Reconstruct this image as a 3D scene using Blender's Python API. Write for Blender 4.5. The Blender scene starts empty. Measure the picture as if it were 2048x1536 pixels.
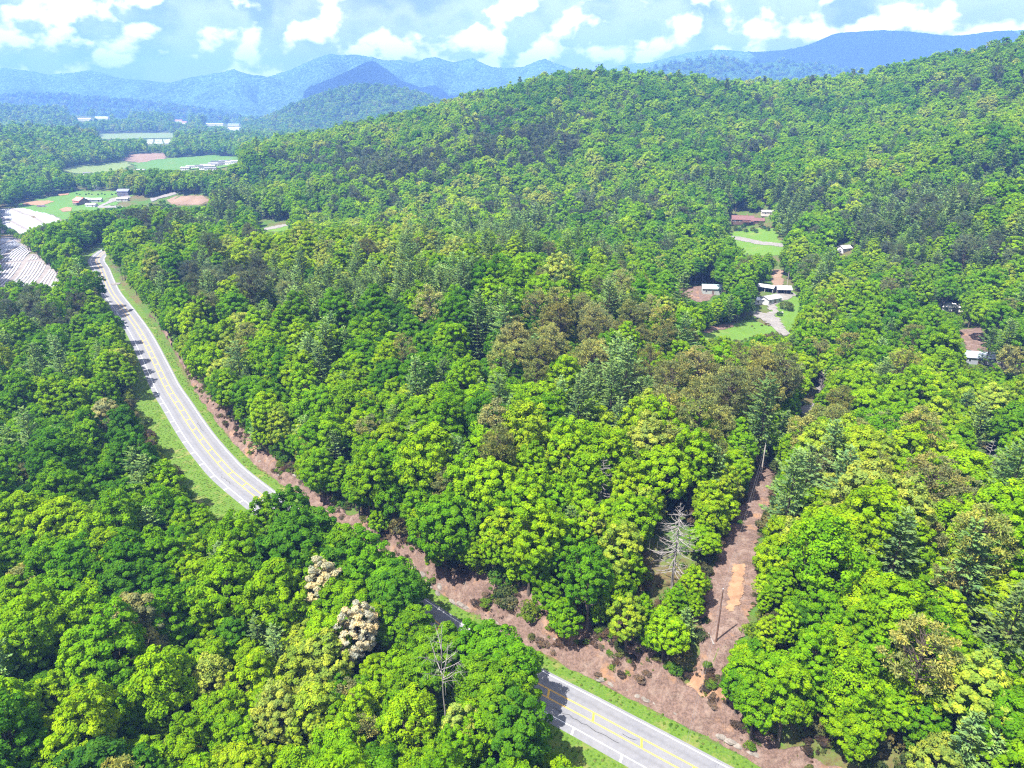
import bpy, math, time
import numpy as np
from math import radians as R

T0 = time.time()
SC = bpy.context.scene
COL = SC.collection

# ------------------------------------------------------------------ camera
FPX, W_PX, H_PX = 1422.0, 2048.0, 1536.0        # focal length in photo pixels
HORIZON = 200.0                                   # photo row of the horizon
CAM_H = 100.0                                     # metres above the highway
PITCH = math.atan((768 - HORIZON) / FPX)
cam_d = bpy.data.cameras.new('camera')
cam = bpy.data.objects.new('camera', cam_d)
COL.objects.link(cam)
cam.location = (0, 0, CAM_H)
cam.rotation_euler = (R(90) - PITCH, 0, 0)
cam_d.sensor_fit = 'HORIZONTAL'
cam_d.sensor_width = 36.0
cam_d.lens = 36.0 * FPX / W_PX
cam_d.clip_start = 1.0
cam_d.clip_end = 60000.0
SC.camera = cam

# ------------------------------------------------------------------ sun, sky, exposure
SUN_EL = R(61)
SUN_DIR = np.array([-0.80, -0.60])                # horizontal direction towards the sun
SUN_DIR /= np.linalg.norm(SUN_DIR)
to_sun = np.array([SUN_DIR[0] * math.cos(SUN_EL), SUN_DIR[1] * math.cos(SUN_EL), math.sin(SUN_EL)])
sun_d = bpy.data.lights.new('sun', 'SUN')
sun_d.energy = 5.0
sun_d.angle = R(0.5)
sun_d.color = (1.0, 0.955, 0.88)
sun = bpy.data.objects.new('sun', sun_d)
COL.objects.link(sun)
sun.rotation_mode = 'QUATERNION'
from mathutils import Vector
sun.rotation_quaternion = Vector(to_sun).to_track_quat('Z', 'Y')
sun.location = (0, 0, 400)

world = bpy.data.worlds.new('World')
SC.world = world
world.use_nodes = True


def N(nt, typ, **kw):
    n = nt.nodes.new(typ)
    for k, v in kw.items():
        if k.startswith('i_'):
            n.inputs[k[2:]].default_value = v
        else:
            setattr(n, k, v)
    return n


def LK(nt, a, b):
    nt.links.new(a, b)


def math_node(nt, op, a, b=None, clamp=False):
    n = nt.nodes.new('ShaderNodeMath')
    n.operation = op
    n.use_clamp = clamp
    for i, v in enumerate((a, b)):
        if v is None:
            continue
        if isinstance(v, (int, float)):
            n.inputs[i].default_value = v
        else:
            nt.links.new(v, n.inputs[i])
    return n.outputs[0]


def vmath(nt, op, a, b=None):
    n = nt.nodes.new('ShaderNodeVectorMath')
    n.operation = op
    for i, v in enumerate((a, b)):
        if v is None:
            continue
        if isinstance(v, tuple):
            n.inputs[i].default_value = v
        else:
            nt.links.new(v, n.inputs[i])
    return n.outputs[0]


def mixc(nt, fac, a, b, blend='MIX'):
    n = nt.nodes.new('ShaderNodeMix')
    n.data_type = 'RGBA'
    n.blend_type = blend
    n.clamp_factor = True
    for i, v in ((0, fac), (6, a), (7, b)):
        if isinstance(v, (int, float)):
            n.inputs[i].default_value = v
        elif isinstance(v, tuple):
            n.inputs[i].default_value = v if len(v) == 4 else (*v, 1)
        else:
            nt.links.new(v, n.inputs[i])
    return n.outputs[2]


def maprange(nt, v, a, b, c=0.0, d=1.0, smooth=False):
    n = nt.nodes.new('ShaderNodeMapRange')
    n.interpolation_type = 'SMOOTHSTEP' if smooth else 'LINEAR'
    nt.links.new(v, n.inputs[0])
    for i, x in zip((1, 2, 3, 4), (a, b, c, d)):
        n.inputs[i].default_value = x
    return n.outputs[0]


def noise(nt, vec, scale, detail=4, rough=0.55, dist=0.0):
    n = nt.nodes.new('ShaderNodeTexNoise')
    n.inputs['Scale'].default_value = scale
    n.inputs['Detail'].default_value = detail
    n.inputs['Roughness'].default_value = rough
    n.inputs['Distortion'].default_value = dist
    if vec is not None:
        nt.links.new(vec, n.inputs['Vector'])
    return n.outputs[0]


def build_world():
    nt = world.node_tree
    nt.nodes.clear()
    out = N(nt, 'ShaderNodeOutputWorld')
    bg = N(nt, 'ShaderNodeBackground')
    bg.inputs['Strength'].default_value = 0.085
    LK(nt, bg.outputs[0], out.inputs[0])
    sky = N(nt, 'ShaderNodeTexSky')
    sky.sky_type = 'NISHITA'
    sky.sun_disc = False
    sky.sun_elevation = SUN_EL
    sky.sun_rotation = math.atan2(SUN_DIR[0], SUN_DIR[1])
    sky.altitude = 600
    sky.air_density = 1.0
    sky.dust_density = 0.6
    sky.ozone_density = 2.0
    tc = N(nt, 'ShaderNodeTexCoord')
    d = tc.outputs['Generated']
    sep = N(nt, 'ShaderNodeSeparateXYZ')
    LK(nt, d, sep.inputs[0])
    # cumulus over the whole sky: 3D noise on the view direction, flattened
    v = vmath(nt, 'MULTIPLY', d, (1.0, 1.0, 1.45))
    base = noise(nt, v, CLOUD_SCALE, 6, 0.50, 0.15)
    up = noise(nt, vmath(nt, 'ADD', v, (-0.012, -0.003, 0.026)), CLOUD_SCALE, 4, 0.50, 0.15)
    big = noise(nt, v, 2.3, 1, 0.5)
    dens = math_node(nt, 'ADD', base, math_node(nt, 'MULTIPLY', math_node(nt, 'SUBTRACT', big, 0.5), 0.35))
    cover = maprange(nt, dens, 0.30, 0.40, 0, 1, True)
    light = maprange(nt, math_node(nt, 'SUBTRACT', base, up), -0.02, 0.075, 0, 1, True)
    thick = maprange(nt, dens, 0.40, 0.58, 0, 1, True)
    ccol = mixc(nt, light, mixc(nt, thick, CLOUD_VEIL, CLOUD_DARK), CLOUD_LIT)
    skyc = mixc(nt, 1.0, sky.outputs[0], SKY_TINT, 'MULTIPLY')
    s1 = mixc(nt, maprange(nt, big, 0.35, 0.65, 0.15, 0.6, True), skyc, CLOUD_VEIL)
    s2 = mixc(nt, cover, s1, ccol)
    LK(nt, s2, bg.inputs[0])


CLOUD_SCALE = 12.0
CLOUD_DARK = (1.55, 1.9, 3.1)
CLOUD_LIT = (9.6, 9.4, 9.3)
CLOUD_VEIL = (3.3, 3.6, 4.9)
SKY_TINT = (0.62, 0.52, 0.62)
build_world()

SC.view_settings.view_transform = 'Standard'
SC.view_settings.look = 'None'
SC.view_settings.gamma = 1.0
SC.view_settings.exposure = 2.02
SC.view_settings.use_curve_mapping = False
SC.render.engine = 'CYCLES'
cy = SC.cycles
cy.max_bounces = 5
cy.diffuse_bounces = 3
cy.glossy_bounces = 2
cy.transmission_bounces = 3
cy.transparent_max_bounces = 8
cy.volume_bounces = 0
cy.caustics_reflective = False
cy.caustics_refractive = False
cy.use_denoising = False
cy.denoiser = 'OPENIMAGEDENOISE'
cy.denoising_input_passes = 'RGB_ALBEDO_NORMAL'
cy.denoising_prefilter = 'ACCURATE'
cy.filter_width = 1.2

# ------------------------------------------------------------------ projection helpers
CP, SP = math.cos(PITCH), math.sin(PITCH)


def ray(px, py):
    px = np.asarray(px, float)
    py = np.asarray(py, float)
    dx = (px - 1024) / FPX
    dz = -(py - 768) / FPX
    return np.stack([dx, CP + dz * SP, -SP + dz * CP], -1)   # per metre of optical depth


def at_depth(px, py, depth):
    return ray(px, py) * depth + np.array([0, 0, CAM_H])


def at_z(px, py, z):
    r = ray(px, py)
    return r * ((z - CAM_H) / r[..., 2])[..., None] + np.array([0, 0, CAM_H])


def project(x, y, z):
    zz = z - CAM_H
    dep = y * CP - zz * SP
    up = y * SP + zz * CP
    dep = np.where(dep < 1, 1, dep)
    return 1024 + FPX * x / dep, 768 - FPX * up / dep, dep


def in_poly(px, py, poly):
    poly = np.asarray(poly, float)
    inside = np.zeros(px.shape, bool)
    j = len(poly) - 1
    for i in range(len(poly)):
        xi, yi = poly[i]
        xj, yj = poly[j]
        c = ((yi > py) != (yj > py))
        inside ^= c & (px < (xj - xi) * (py - yi) / (yj - yi + 1e-12) + xi)
        j = i
    return inside


# ------------------------------------------------------------------ noise (numpy)
def _hash(ix, iy, seed):
    h = (ix.astype(np.int64) * 374761393 + iy.astype(np.int64) * 668265263 + seed * 1442695041) & 0x7fffffff
    h = ((h ^ (h >> 13)) * 1274126177) & 0x7fffffff
    h = h ^ (h >> 16)
    return (h & 0xffff) / 65535.0


def vnoise(x, y, seed=0):
    x = np.asarray(x, float)
    y = np.asarray(y, float)
    ix, iy = np.floor(x), np.floor(y)
    fx, fy = x - ix, y - iy
    fx = fx * fx * (3 - 2 * fx)
    fy = fy * fy * (3 - 2 * fy)
    a = _hash(ix, iy, seed)
    b = _hash(ix + 1, iy, seed)
    c = _hash(ix, iy + 1, seed)
    d = _hash(ix + 1, iy + 1, seed)
    return (a * (1 - fx) + b * fx) * (1 - fy) + (c * (1 - fx) + d * fx) * fy


def fbm(x, y, oct=4, seed=0, gain=0.5):
    s, amp, tot = 0.0, 1.0, 0.0
    for o in range(oct):
        s = s + amp * vnoise(x * 2 ** o + 17.3 * o, y * 2 ** o - 9.1 * o, seed + o)
        tot += amp
        amp *= gain
    return s / tot


def smooth(a, b, x):
    t = np.clip((x - a) / (b - a), 0, 1)
    return t * t * (3 - 2 * t)


# ------------------------------------------------------------------ highway centreline (on z = 0)
ROAD_PX = [(1331, 1513), (1196, 1440), (888, 1264), (495, 975), (441, 925), (404, 881), (378, 843),
           (357, 809), (335, 776), (318, 740), (283, 670), (252, 624), (222, 583), (205, 541), (197, 514)]
rp = [tuple(at_z(p[0], p[1], 0.0)[:2]) for p in ROAD_PX]
rp = [(150, -5), (98, 31), (60, 60)] + rp + [(-296, 545), (-285, 610), (-262, 680), (-240, 760)]
rp = np.array(rp)


def catmull(P, step):
    out = []
    for i in range(1, len(P) - 2):
        p0, p1, p2, p3 = P[i - 1], P[i], P[i + 1], P[i + 2]
        n = max(2, int(np.linalg.norm(p2 - p1) / step))
        t = np.linspace(0, 1, n, endpoint=False)[:, None]
        out.append(0.5 * ((2 * p1) + (-p0 + p2) * t + (2 * p0 - 5 * p1 + 4 * p2 - p3) * t ** 2 + (-p0 + 3 * p1 - 3 * p2 + p3) * t ** 3))
    return np.concatenate(out)


cl = catmull(rp, 1.0)
for _ in range(60):                                # ease hand-measured wobble
    cl[1:-1] = 0.25 * cl[:-2] + 0.5 * cl[1:-1] + 0.25 * cl[2:]
seg = np.linalg.norm(np.diff(cl, axis=0), axis=1)
s_raw = np.concatenate([[0], np.cumsum(seg)])
S_LEN = s_raw[-1]
S = np.arange(0, S_LEN, 1.0)
CL = np.stack([np.interp(S, s_raw, cl[:, 0]), np.interp(S, s_raw, cl[:, 1])], 1)
TAN = np.gradient(CL, axis=0)
TAN /= np.linalg.norm(TAN, axis=1)[:, None]
NRM = np.stack([TAN[:, 1], -TAN[:, 0]], 1)         # to the hill side (+), away from the valley (-)
ROAD_Z = -5.0 * smooth(455, 760, CL[:, 1])


def road_sd(x, y):
    """signed offset from the centreline (+ hill side), station index"""
    x = np.asarray(x, float).ravel()
    y = np.asarray(y, float).ravel()
    d = np.full(x.shape, 999.0)
    k = np.zeros(x.shape, int)
    m = (x > -380) & (x < 190) & (y > -40) & (y < 800)
    idx = np.nonzero(m)[0]
    sub = CL[::4]
    for a in range(0, len(idx), 20000):
        ii = idx[a:a + 20000]
        dd = (x[ii, None] - sub[None, :, 0]) ** 2 + (y[ii, None] - sub[None, :, 1]) ** 2
        j = dd.argmin(1) * 4
        best = j.copy()
        bd = np.full(len(ii), 1e18)
        for o in range(-3, 4):
            jj = np.clip(j + o, 0, len(CL) - 1)
            q = (x[ii] - CL[jj, 0]) ** 2 + (y[ii] - CL[jj, 1]) ** 2
            u = q < bd
            bd[u] = q[u]
            best[u] = jj[u]
        vx = x[ii] - CL[best, 0]
        vy = y[ii] - CL[best, 1]
        sd = vx * NRM[best, 0] + vy * NRM[best, 1]
        d[ii] = np.where(np.sqrt(bd) > np.abs(sd) + 3, np.sign(sd + 1e-9) * np.sqrt(bd), sd)
        k[ii] = best
    return d, k


# ------------------------------------------------------------------ terrain height: thin plate over (bearing, log range)
ctrl = []


def cw(x, y, z):
    ctrl.append((x, y, z))


def cc(px, py, depth, tree=17.0):                  # canopy seen at a pixel at a judged distance
    p = at_depth(px, py, depth)
    cw(p[0], p[1], p[2] - tree)


for p in CL[::45]:
    if p[1] < 560:
        cw(p[0], p[1], -1.0)
for i in range(60, 520, 55):
    if i < len(CL):
        q = CL[i] - NRM[i] * 26
        cw(q[0], q[1], -3.5)
        q = CL[i] - NRM[i] * 75
        cw(q[0], q[1], -5.5)
        q = CL[i] + NRM[i] * 22
        cw(q[0], q[1], 5.5)
for x, y, z in [(-150, 60, -4), (-250, 180, -7), (-40, 30, -2), (0, 40, -2), (-350, 400, -8), (-300, 300, -8),
                (-420, 600, -9), (-560, 900, -10), (-700, 600, -10), (-500, 350, -8),
                (-100, 470, 2), (0, 455, 3), (80, 400, 0), (145, 394, 0), (112, 330, 0), (150, 245, 0), (-200, 520, -4),
                (-100, 640, 4), (50, 640, 6), (190, 590, 6), (0, 560, 2), (-250, 640, -6), (-300, 800, -9),
                (36.4, 96.0, 10), (66, 169, 8), (150, 100, 8), (90, 50, 6), (200, 180, 5),
                (300, 300, 20), (500, 300, 60), (300, 60, 20), (600, 600, 90), (900, 300, 90), (-900, 300, -10),
                (0, -150, 0), (-300, -100, -5), (300, -100, 15), (0, -2000, 0), (3000, -500, 30), (-3000, -500, -10),
                (0, 14000, -10), (9000, 9000, -10), (-9000, 9000, -10), (12000, -3000, -10), (-12000, -3000, -10)]:
    cw(x, y, z)
for px, py, d in [(560, 485, 340), (700, 478, 345), (900, 485, 340), (1100, 505, 320), (1250, 590, 270), (1400, 690, 232),
                  (1550, 800, 200), (900, 800, 190), (600, 700, 225), (1150, 690, 226), (1000, 1000, 145), (1300, 1000, 145),
                  (1000, 300, 700), (800, 330, 680), (600, 380, 600), (1150, 230, 800), (1300, 400, 560), (1600, 330, 600),
                  (1500, 250, 800), (1700, 230, 780), (1900, 200, 700), (1400, 300, 680), (1800, 300, 600), (2000, 300, 520),
                  (1900, 600, 310), (2000, 900, 170), (1780, 1100, 122), (2000, 1500, 88),
                  (2048, 370, 400), (1850, 430, 420), (1720, 480, 430), (1900, 520, 370), (2048, 480, 360), (2000, 350, 520)]:
    cc(px, py, d)
for px, py, d in [(1150, 150, 900), (1250, 150, 910), (1330, 158, 930), (1420, 166, 950), (1500, 172, 950), (1600, 166, 930), (1700, 160, 900),
                  (1800, 135, 860), (1900, 115, 820), (2048, 82, 760), (1000, 190, 900), (900, 215, 900), (750, 250, 900), (600, 282, 900), (480, 330, 800)]:
    p = at_depth(px, py, d)
    cw(p[0], p[1], p[2] - 17)
    for k, f in ((1.45, 0.45), (2.0, 0.05)):
        cw(p[0] * k, p[1] * k, (p[2] - 17) * f - 6)
for px in (-250, 0, 170, 330, 470):
    for d in (1150, 2000, 3400, 5000):
        p = ray(px, 200) * d
        cw(p[0], p[1], 22 if (px < 50 and d == 1150) else -10)
cc(30, 258, 1500)
for px, py, d in [(60, 225, 3000), (155, 230, 3000), (205, 240, 2950), (250, 238, 2950), (330, 246, 2900), (-120, 222, 3000)]:
    cc(px, py, d, 0.0)
cc(180, 282, 1450)
for px in (600, 800, 1000, 1300, 1700, 2100):
    for d in (2700, 4500):
        p = ray(px, 200) * d
        cw(p[0], p[1], -10)
ctrl = np.array(ctrl)


def uv(x, y):
    r = np.maximum(np.hypot(x, y), 45.0)
    return np.arctan2(x, y), np.log(r)


_cu, _cv = uv(ctrl[:, 0], ctrl[:, 1])


def _tps_k(d2):
    return 0.5 * d2 * np.log(d2 + 1e-9)


_n = len(ctrl)
_A = np.zeros((_n + 3, _n + 3))
_A[:_n, :_n] = _tps_k((_cu[:, None] - _cu[None]) ** 2 + (_cv[:, None] - _cv[None]) ** 2) + np.eye(_n) * 2e-4
_A[:_n, _n] = 1
_A[:_n, _n + 1] = _cu
_A[:_n, _n + 2] = _cv
_A[_n:, :_n] = _A[:_n, _n:].T
_w = np.linalg.solve(_A, np.concatenate([ctrl[:, 2], [0, 0, 0]]))


def tps(x, y):
    u, v = uv(x, y)
    out = np.empty(u.shape)
    for a in range(0, len(u), 20000):
        uu, vv = u[a:a + 20000], v[a:a + 20000]
        out[a:a + 20000] = _tps_k((uu[:, None] - _cu[None]) ** 2 + (vv[:, None] - _cv[None]) ** 2) @ _w[:_n] + _w[_n] + _w[_n + 1] * uu + _w[_n + 2] * vv
    return out


def _stn(px, py):
    p = at_z(px, py, 0.0)
    return float(((CL - p[:2]) ** 2).sum(1).argmin())


S_HI0, S_HI1 = _stn(1240, 1465), _stn(690, 1120)     # reach with the tall rocky cut


def height(x, y):
    x = np.asarray(x, float)
    shp = x.shape
    x = x.ravel()
    y = np.asarray(y, float).ravel()
    z = tps(x, y)
    r = np.hypot(x, y)
    back = smooth(0.0, 1.2, np.abs(np.arctan2(x, y)) - 1.9)
    z = z * (1 - back) + back * 0.0
    far = smooth(3500, 6000, r)
    z = z * (1 - far) - 10 * far
    n1 = (fbm(x / 45.0, y / 45.0, 3, 5) - 0.5) * 5.0 * smooth(60, 250, r) + (fbm(x / 9.0, y / 9.0, 3, 9) - 0.5) * 1.0
    z = z + n1
    d, k = road_sd(x, y)
    near = np.abs(d) < 60
    zr = ROAD_Z[k]
    # hill side: grass strip, then a clay bank cut back into the slope
    rough = (fbm(x / 3.1, y / 3.1, 3, 31) - 0.5)
    bank = zr + np.maximum(0, d - 8.0 + rough * 1.6) * (0.95 + rough * 0.7)
    hi_ = smooth(S_HI0 - 15, S_HI0 + 10, k) * (1 - smooth(S_HI1 - 10, S_HI1 + 20, k))
    zb = z + 2.6 * hi_ * smooth(6, 12, d) * (1 - smooth(22, 45, d))
    zh = np.where(d > 7.3, np.minimum(np.maximum(zb, zr + 0.35 * np.maximum(0, d - 8)), bank), zr)
    zh = np.where(d > 7.3, zh, zr)
    # valley side: verge, then falls away
    t = smooth(9.0, 30.0, -d)
    zl = zr * (1 - t) + np.minimum(z, zr - 0.3) * t
    zl = np.where(d < -9, zl, zr)
    zz = np.where(d > 0, zh, zl)
    w = smooth(60, 36, np.abs(d)) if False else (1 - smooth(36, 60, np.abs(d)))
    z = np.where(near, zz * w + z * (1 - w), z)
    return z.reshape(shp)


_tt = np.geomspace(70, 9000, 2600)


def hit(px, py, lift=0.0):
    r = ray(px, py)
    P = r[None] * _tt[:, None]
    P[:, 2] += CAM_H
    g = grid_z(P[:, 0], P[:, 1]) + lift
    b = np.nonzero(P[:, 2] < g)[0]
    if len(b) == 0:
        return P[-1]
    i = b[0]
    if i == 0:
        return P[0]
    a0 = P[i - 1, 2] - g[i - 1]
    a1 = P[i, 2] - g[i]
    f = a0 / (a0 - a1)
    return P[i - 1] * (1 - f) + P[i] * f


# ------------------------------------------------------------------ mesh / object helpers
def mesh_np(name, V, F, mats=(), midx=None, smooth_shade=False, attrs=None):
    """V (n,3); F (m,k) or list of such arrays"""
    me = bpy.data.meshes.new(name)
    Fs = F if isinstance(F, list) else [F]
    Fs = [np.asarray(f, np.int32) for f in Fs if len(f)]
    V = np.asarray(V, np.float32)
    me.vertices.add(len(V))
    me.vertices.foreach_set('co', V.ravel())
    loops = np.concatenate([f.ravel() for f in Fs])
    tot = np.concatenate([np.full(len(f), f.shape[1], np.int32) for f in Fs])
    start = np.concatenate([[0], np.cumsum(tot)[:-1]]).astype(np.int32)
    me.loops.add(len(loops))
    me.loops.foreach_set('vertex_index', loops)
    me.polygons.add(len(tot))
    me.polygons.foreach_set('loop_start', start)
    try:
        me.polygons.foreach_set('loop_total', tot)
    except Exception:
        pass
    for m in mats:
        me.materials.append(m)
    if midx is not None:
        me.polygons.foreach_set('material_index', np.asarray(midx, np.int32))
    me.polygons.foreach_set('use_smooth', np.full(len(tot), bool(smooth_shade)))
    if attrs:
        for an, av in attrs.items():
            at = me.attributes.new(an, 'FLOAT', 'POINT')
            at.data.foreach_set('value', np.asarray(av, np.float32))
    me.update(calc_edges=True)
    me.validate()
    return me


def obj(name, me, parent=None, loc=None):
    o = bpy.data.objects.new(name, me)
    COL.objects.link(o)
    if parent is not None:
        o.parent = parent
    if loc is not None:
        o.location = loc
    return o


def tag(o, label=None, cat=None, group=None, kind=None):
    if label:
        o['label'] = label
    if cat:
        o['category'] = cat
    if group:
        o['group'] = group
    if kind:
        o['kind'] = kind
    return o


def empty(name, loc, rz=0.0):
    o = bpy.data.objects.new(name, None)
    COL.objects.link(o)
    o.location = loc
    o.rotation_euler = (0, 0, rz)
    o.empty_display_size = 0.5
    return o


class MB:
    def __init__(self):
        self.V = []
        self.F = []
        self.n = 0

    def add(self, V, F):
        V = np.asarray(V, float)
        self.V.append(V)
        for f in F:
            self.F.append([i + self.n for i in f])
        self.n += len(V)
        return self

    def box(self, c, s, rz=0.0):
        x, y, z = np.array(s) / 2
        V = np.array([(-x, -y, -z), (x, -y, -z), (x, y, -z), (-x, y, -z), (-x, -y, z), (x, -y, z), (x, y, z), (-x, y, z)])
        if rz:
            ca, sa = math.cos(rz), math.sin(rz)
            V[:, :2] = V[:, :2] @ np.array([[ca, sa], [-sa, ca]])
        return self.add(V + np.array(c), [(0, 3, 2, 1), (4, 5, 6, 7), (0, 1, 5, 4), (1, 2, 6, 5), (2, 3, 7, 6), (3, 0, 4, 7)])

    def tube(self, P, Rr, n=6, cap=True):
        P = np.asarray(P, float)
        Rr = np.broadcast_to(np.asarray(Rr, float), (len(P),))
        t = np.gradient(P, axis=0)
        t /= np.linalg.norm(t, axis=1)[:, None] + 1e-9
        ref = np.where(np.abs(t[:, 2:3]) > 0.9, np.array([[1.0, 0, 0]]), np.array([[0, 0, 1.0]]))
        a = np.cross(t, ref)
        a /= np.linalg.norm(a, axis=1)[:, None] + 1e-9
        b = np.cross(t, a)
        ang = np.linspace(0, 2 * np.pi, n, endpoint=False)
        V = P[:, None] + Rr[:, None, None] * (np.cos(ang)[None, :, None] * a[:, None] + np.sin(ang)[None, :, None] * b[:, None])
        F = []
        for i in range(len(P) - 1):
            for j in range(n):
                k = (j + 1) % n
                F.append((i * n + j, i * n + k, (i + 1) * n + k, (i + 1) * n + j))
        if cap:
            F.append(tuple(range(n - 1, -1, -1)))
            F.append(tuple((len(P) - 1) * n + j for j in range(n)))
        return self.add(V.reshape(-1, 3), F)

    def mesh(self, name, mat):
        me = bpy.data.meshes.new(name)
        me.from_pydata([tuple(v) for v in np.concatenate(self.V)], [], self.F)
        if mat is not None:
            me.materials.append(mat)
        me.update()
        return me

    def build(self, name, mat, parent=None, loc=None):
        return obj(name, self.mesh(name, mat), parent, loc)


# ------------------------------------------------------------------ materials
def new_mat(name):
    m = bpy.data.materials.new(name)
    m.use_nodes = True
    m.node_tree.nodes.clear()
    return m, m.node_tree


def principled(nt, color, rough=0.8, spec=0.3, metal=0.0, bump=None, bump_d=0.05, bump_s=0.6):
    out = N(nt, 'ShaderNodeOutputMaterial')
    b = N(nt, 'ShaderNodeBsdfPrincipled')
    b.inputs['Roughness'].default_value = rough
    b.inputs['Specular IOR Level'].default_value = spec
    b.inputs['Metallic'].default_value = metal
    if isinstance(color, tuple):
        b.inputs['Base Color'].default_value = (*color[:3], 1)
    else:
        LK(nt, color, b.inputs['Base Color'])
    if bump is not None:
        bn = N(nt, 'ShaderNodeBump')
        bn.inputs['Distance'].default_value = bump_d
        bn.inputs['Strength'].default_value = bump_s
        LK(nt, bump, bn.inputs['Height'])
        LK(nt, bn.outputs[0], b.inputs['Normal'])
    LK(nt, b.outputs[0], out.inputs[0])
    return b


def pos(nt):
    return N(nt, 'ShaderNodeNewGeometry').outputs['Position']


MATS = {}


def simple(name, col, rough=0.8, var=0.25, scale=1.0, spec=0.3, metal=0.0, object_space=False):
    if name in MATS:
        return MATS[name]
    m, nt = new_mat(name)
    p = pos(nt)
    if object_space:
        p = N(nt, 'ShaderNodeTexCoord').outputs['Object']
    n1 = noise(nt, p, scale, 5, 0.6)
    c = mixc(nt, maprange(nt, n1, 0.3, 0.7), tuple(x * (1 - var) for x in col), tuple(min(1, x * (1 + var)) for x in col))
    principled(nt, c, rough, spec, metal, n1, 0.02, 0.3)
    MATS[name] = m
    return m


def mat_ground():
    m, nt = new_mat('forest_floor')
    p = pos(nt)
    n1 = noise(nt, p, 0.05, 5, 0.6)
    n2 = noise(nt, p, 0.9, 6, 0.65)
    n3 = noise(nt, p, 5.0, 4, 0.6)
    brown = mixc(nt, maprange(nt, n2, 0.35, 0.65), (0.06, 0.045, 0.02), (0.12, 0.085, 0.045))
    green = mixc(nt, maprange(nt, n3, 0.35, 0.65), (0.03, 0.07, 0.010), (0.055, 0.11, 0.014))
    c = mixc(nt, maprange(nt, math_node(nt, 'ADD', math_node(nt, 'MULTIPLY', n1, 0.6), math_node(nt, 'MULTIPLY', n2, 0.4)), 0.40, 0.56), brown, green)
    principled(nt, c, 0.95, 0.1, 0, n2, 0.35, 0.8)
    return m


def mat_grass(name, a, b, dry=(0.16, 0.13, 0.06), dryness=0.5, s=0.35, stripe=None):
    m, nt = new_mat(name)
    p = pos(nt)
    n1 = noise(nt, p, s, 6, 0.65)
    n2 = noise(nt, p, s * 9, 4, 0.6)
    n3 = noise(nt, p, s * 0.35, 3, 0.55)
    c = mixc(nt, maprange(nt, n2, 0.3, 0.7), a, b)
    c = mixc(nt, maprange(nt, math_node(nt, 'ADD', n1, math_node(nt, 'MULTIPLY', n3, 0.5)), 0.78, 0.98, 0, dryness), c, dry)
    principled(nt, c, 0.9, 0.15, 0, n2, 0.12, 0.7)
    return m


def mat_clay():
    m, nt = new_mat('red_clay_and_leaf_litter')
    p = pos(nt)
    n1 = noise(nt, p, 0.22, 6, 0.62)
    n2 = noise(nt, p, 2.4, 6, 0.7)
    n3 = noise(nt, p, 9.0, 3, 0.6)
    c = mixc(nt, maprange(nt, n2, 0.35, 0.65), (0.065, 0.043, 0.035), (0.150, 0.098, 0.078))
    c = mixc(nt, maprange(nt, n1, 0.56, 0.66), c, (0.19, 0.108, 0.062))
    c = mixc(nt, maprange(nt, n3, 0.60, 0.72, 0, 0.7), c, (0.19, 0.15, 0.12))
    n4 = noise(nt, p, 0.55, 4, 0.6)
    c = mixc(nt, maprange(nt, n4, 0.5, 0.68, 0, 0.55), c, (0.20, 0.15, 0.122))
    c = mixc(nt, maprange(nt, n1, 0.42, 0.30, 0, 0.6), c, (0.05, 0.035, 0.025))
    principled(nt, c, 0.95, 0.1, 0, n2, 0.3, 0.9)
    return m


def mat_soil(name, a, b, s=0.3):
    m, nt = new_mat(name)
    p = pos(nt)
    n1 = noise(nt, p, s, 6, 0.65)
    n2 = noise(nt, p, s * 8, 4, 0.65)
    c = mixc(nt, maprange(nt, n1, 0.35, 0.65), a, b)
    c = mixc(nt, maprange(nt, n2, 0.5, 0.75, 0, 0.35), c, tuple(x * 0.5 for x in a))
    principled(nt, c, 0.95, 0.1, 0, n2, 0.1, 0.6)
    return m


def mat_asphalt():
    m, nt = new_mat('weathered_asphalt')
    p = pos(nt)
    at = N(nt, 'ShaderNodeAttribute')
    at.attribute_name = 'across'
    across = at.outputs['Fac']
    n1 = noise(nt, p, 0.16, 6, 0.7)
    n2 = noise(nt, p, 12.0, 4, 0.6)
    n3 = noise(nt, p, 1.1, 5, 0.65)
    c = mixc(nt, maprange(nt, n3, 0.3, 0.7), (0.105, 0.107, 0.120), (0.135, 0.137, 0.150))
    c = mixc(nt, maprange(nt, n1, 0.35, 0.7, 0, 0.45), c, (0.165, 0.16, 0.16))
    # worn, polished wheel tracks: darker oily band in the middle of each lane
    tri = math_node(nt, 'ABSOLUTE', math_node(nt, 'SUBTRACT', math_node(nt, 'ABSOLUTE', across), 2.25))
    c = mixc(nt, maprange(nt, math_node(nt, 'ADD', tri, math_node(nt, 'MULTIPLY', n3, 0.5)), 0.25, 0.9, 0.38, 0.0), c, (0.08, 0.08, 0.085))
    c = mixc(nt, maprange(nt, n2, 0.55, 0.75, 0, 0.25), c, (0.18, 0.175, 0.17))
    principled(nt, c, 0.85, 0.25, 0, n2, 0.01, 0.4)
    return m


def mat_paint(name, col):
    m, nt = new_mat(name)
    p = pos(nt)
    n = noise(nt, p, 3.0, 6, 0.7)
    c = mixc(nt, maprange(nt, n, 0.55, 0.72, 0, 0.55), col, (0.17, 0.17, 0.17))
    principled(nt, c, 0.7, 0.3)
    return m


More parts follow.
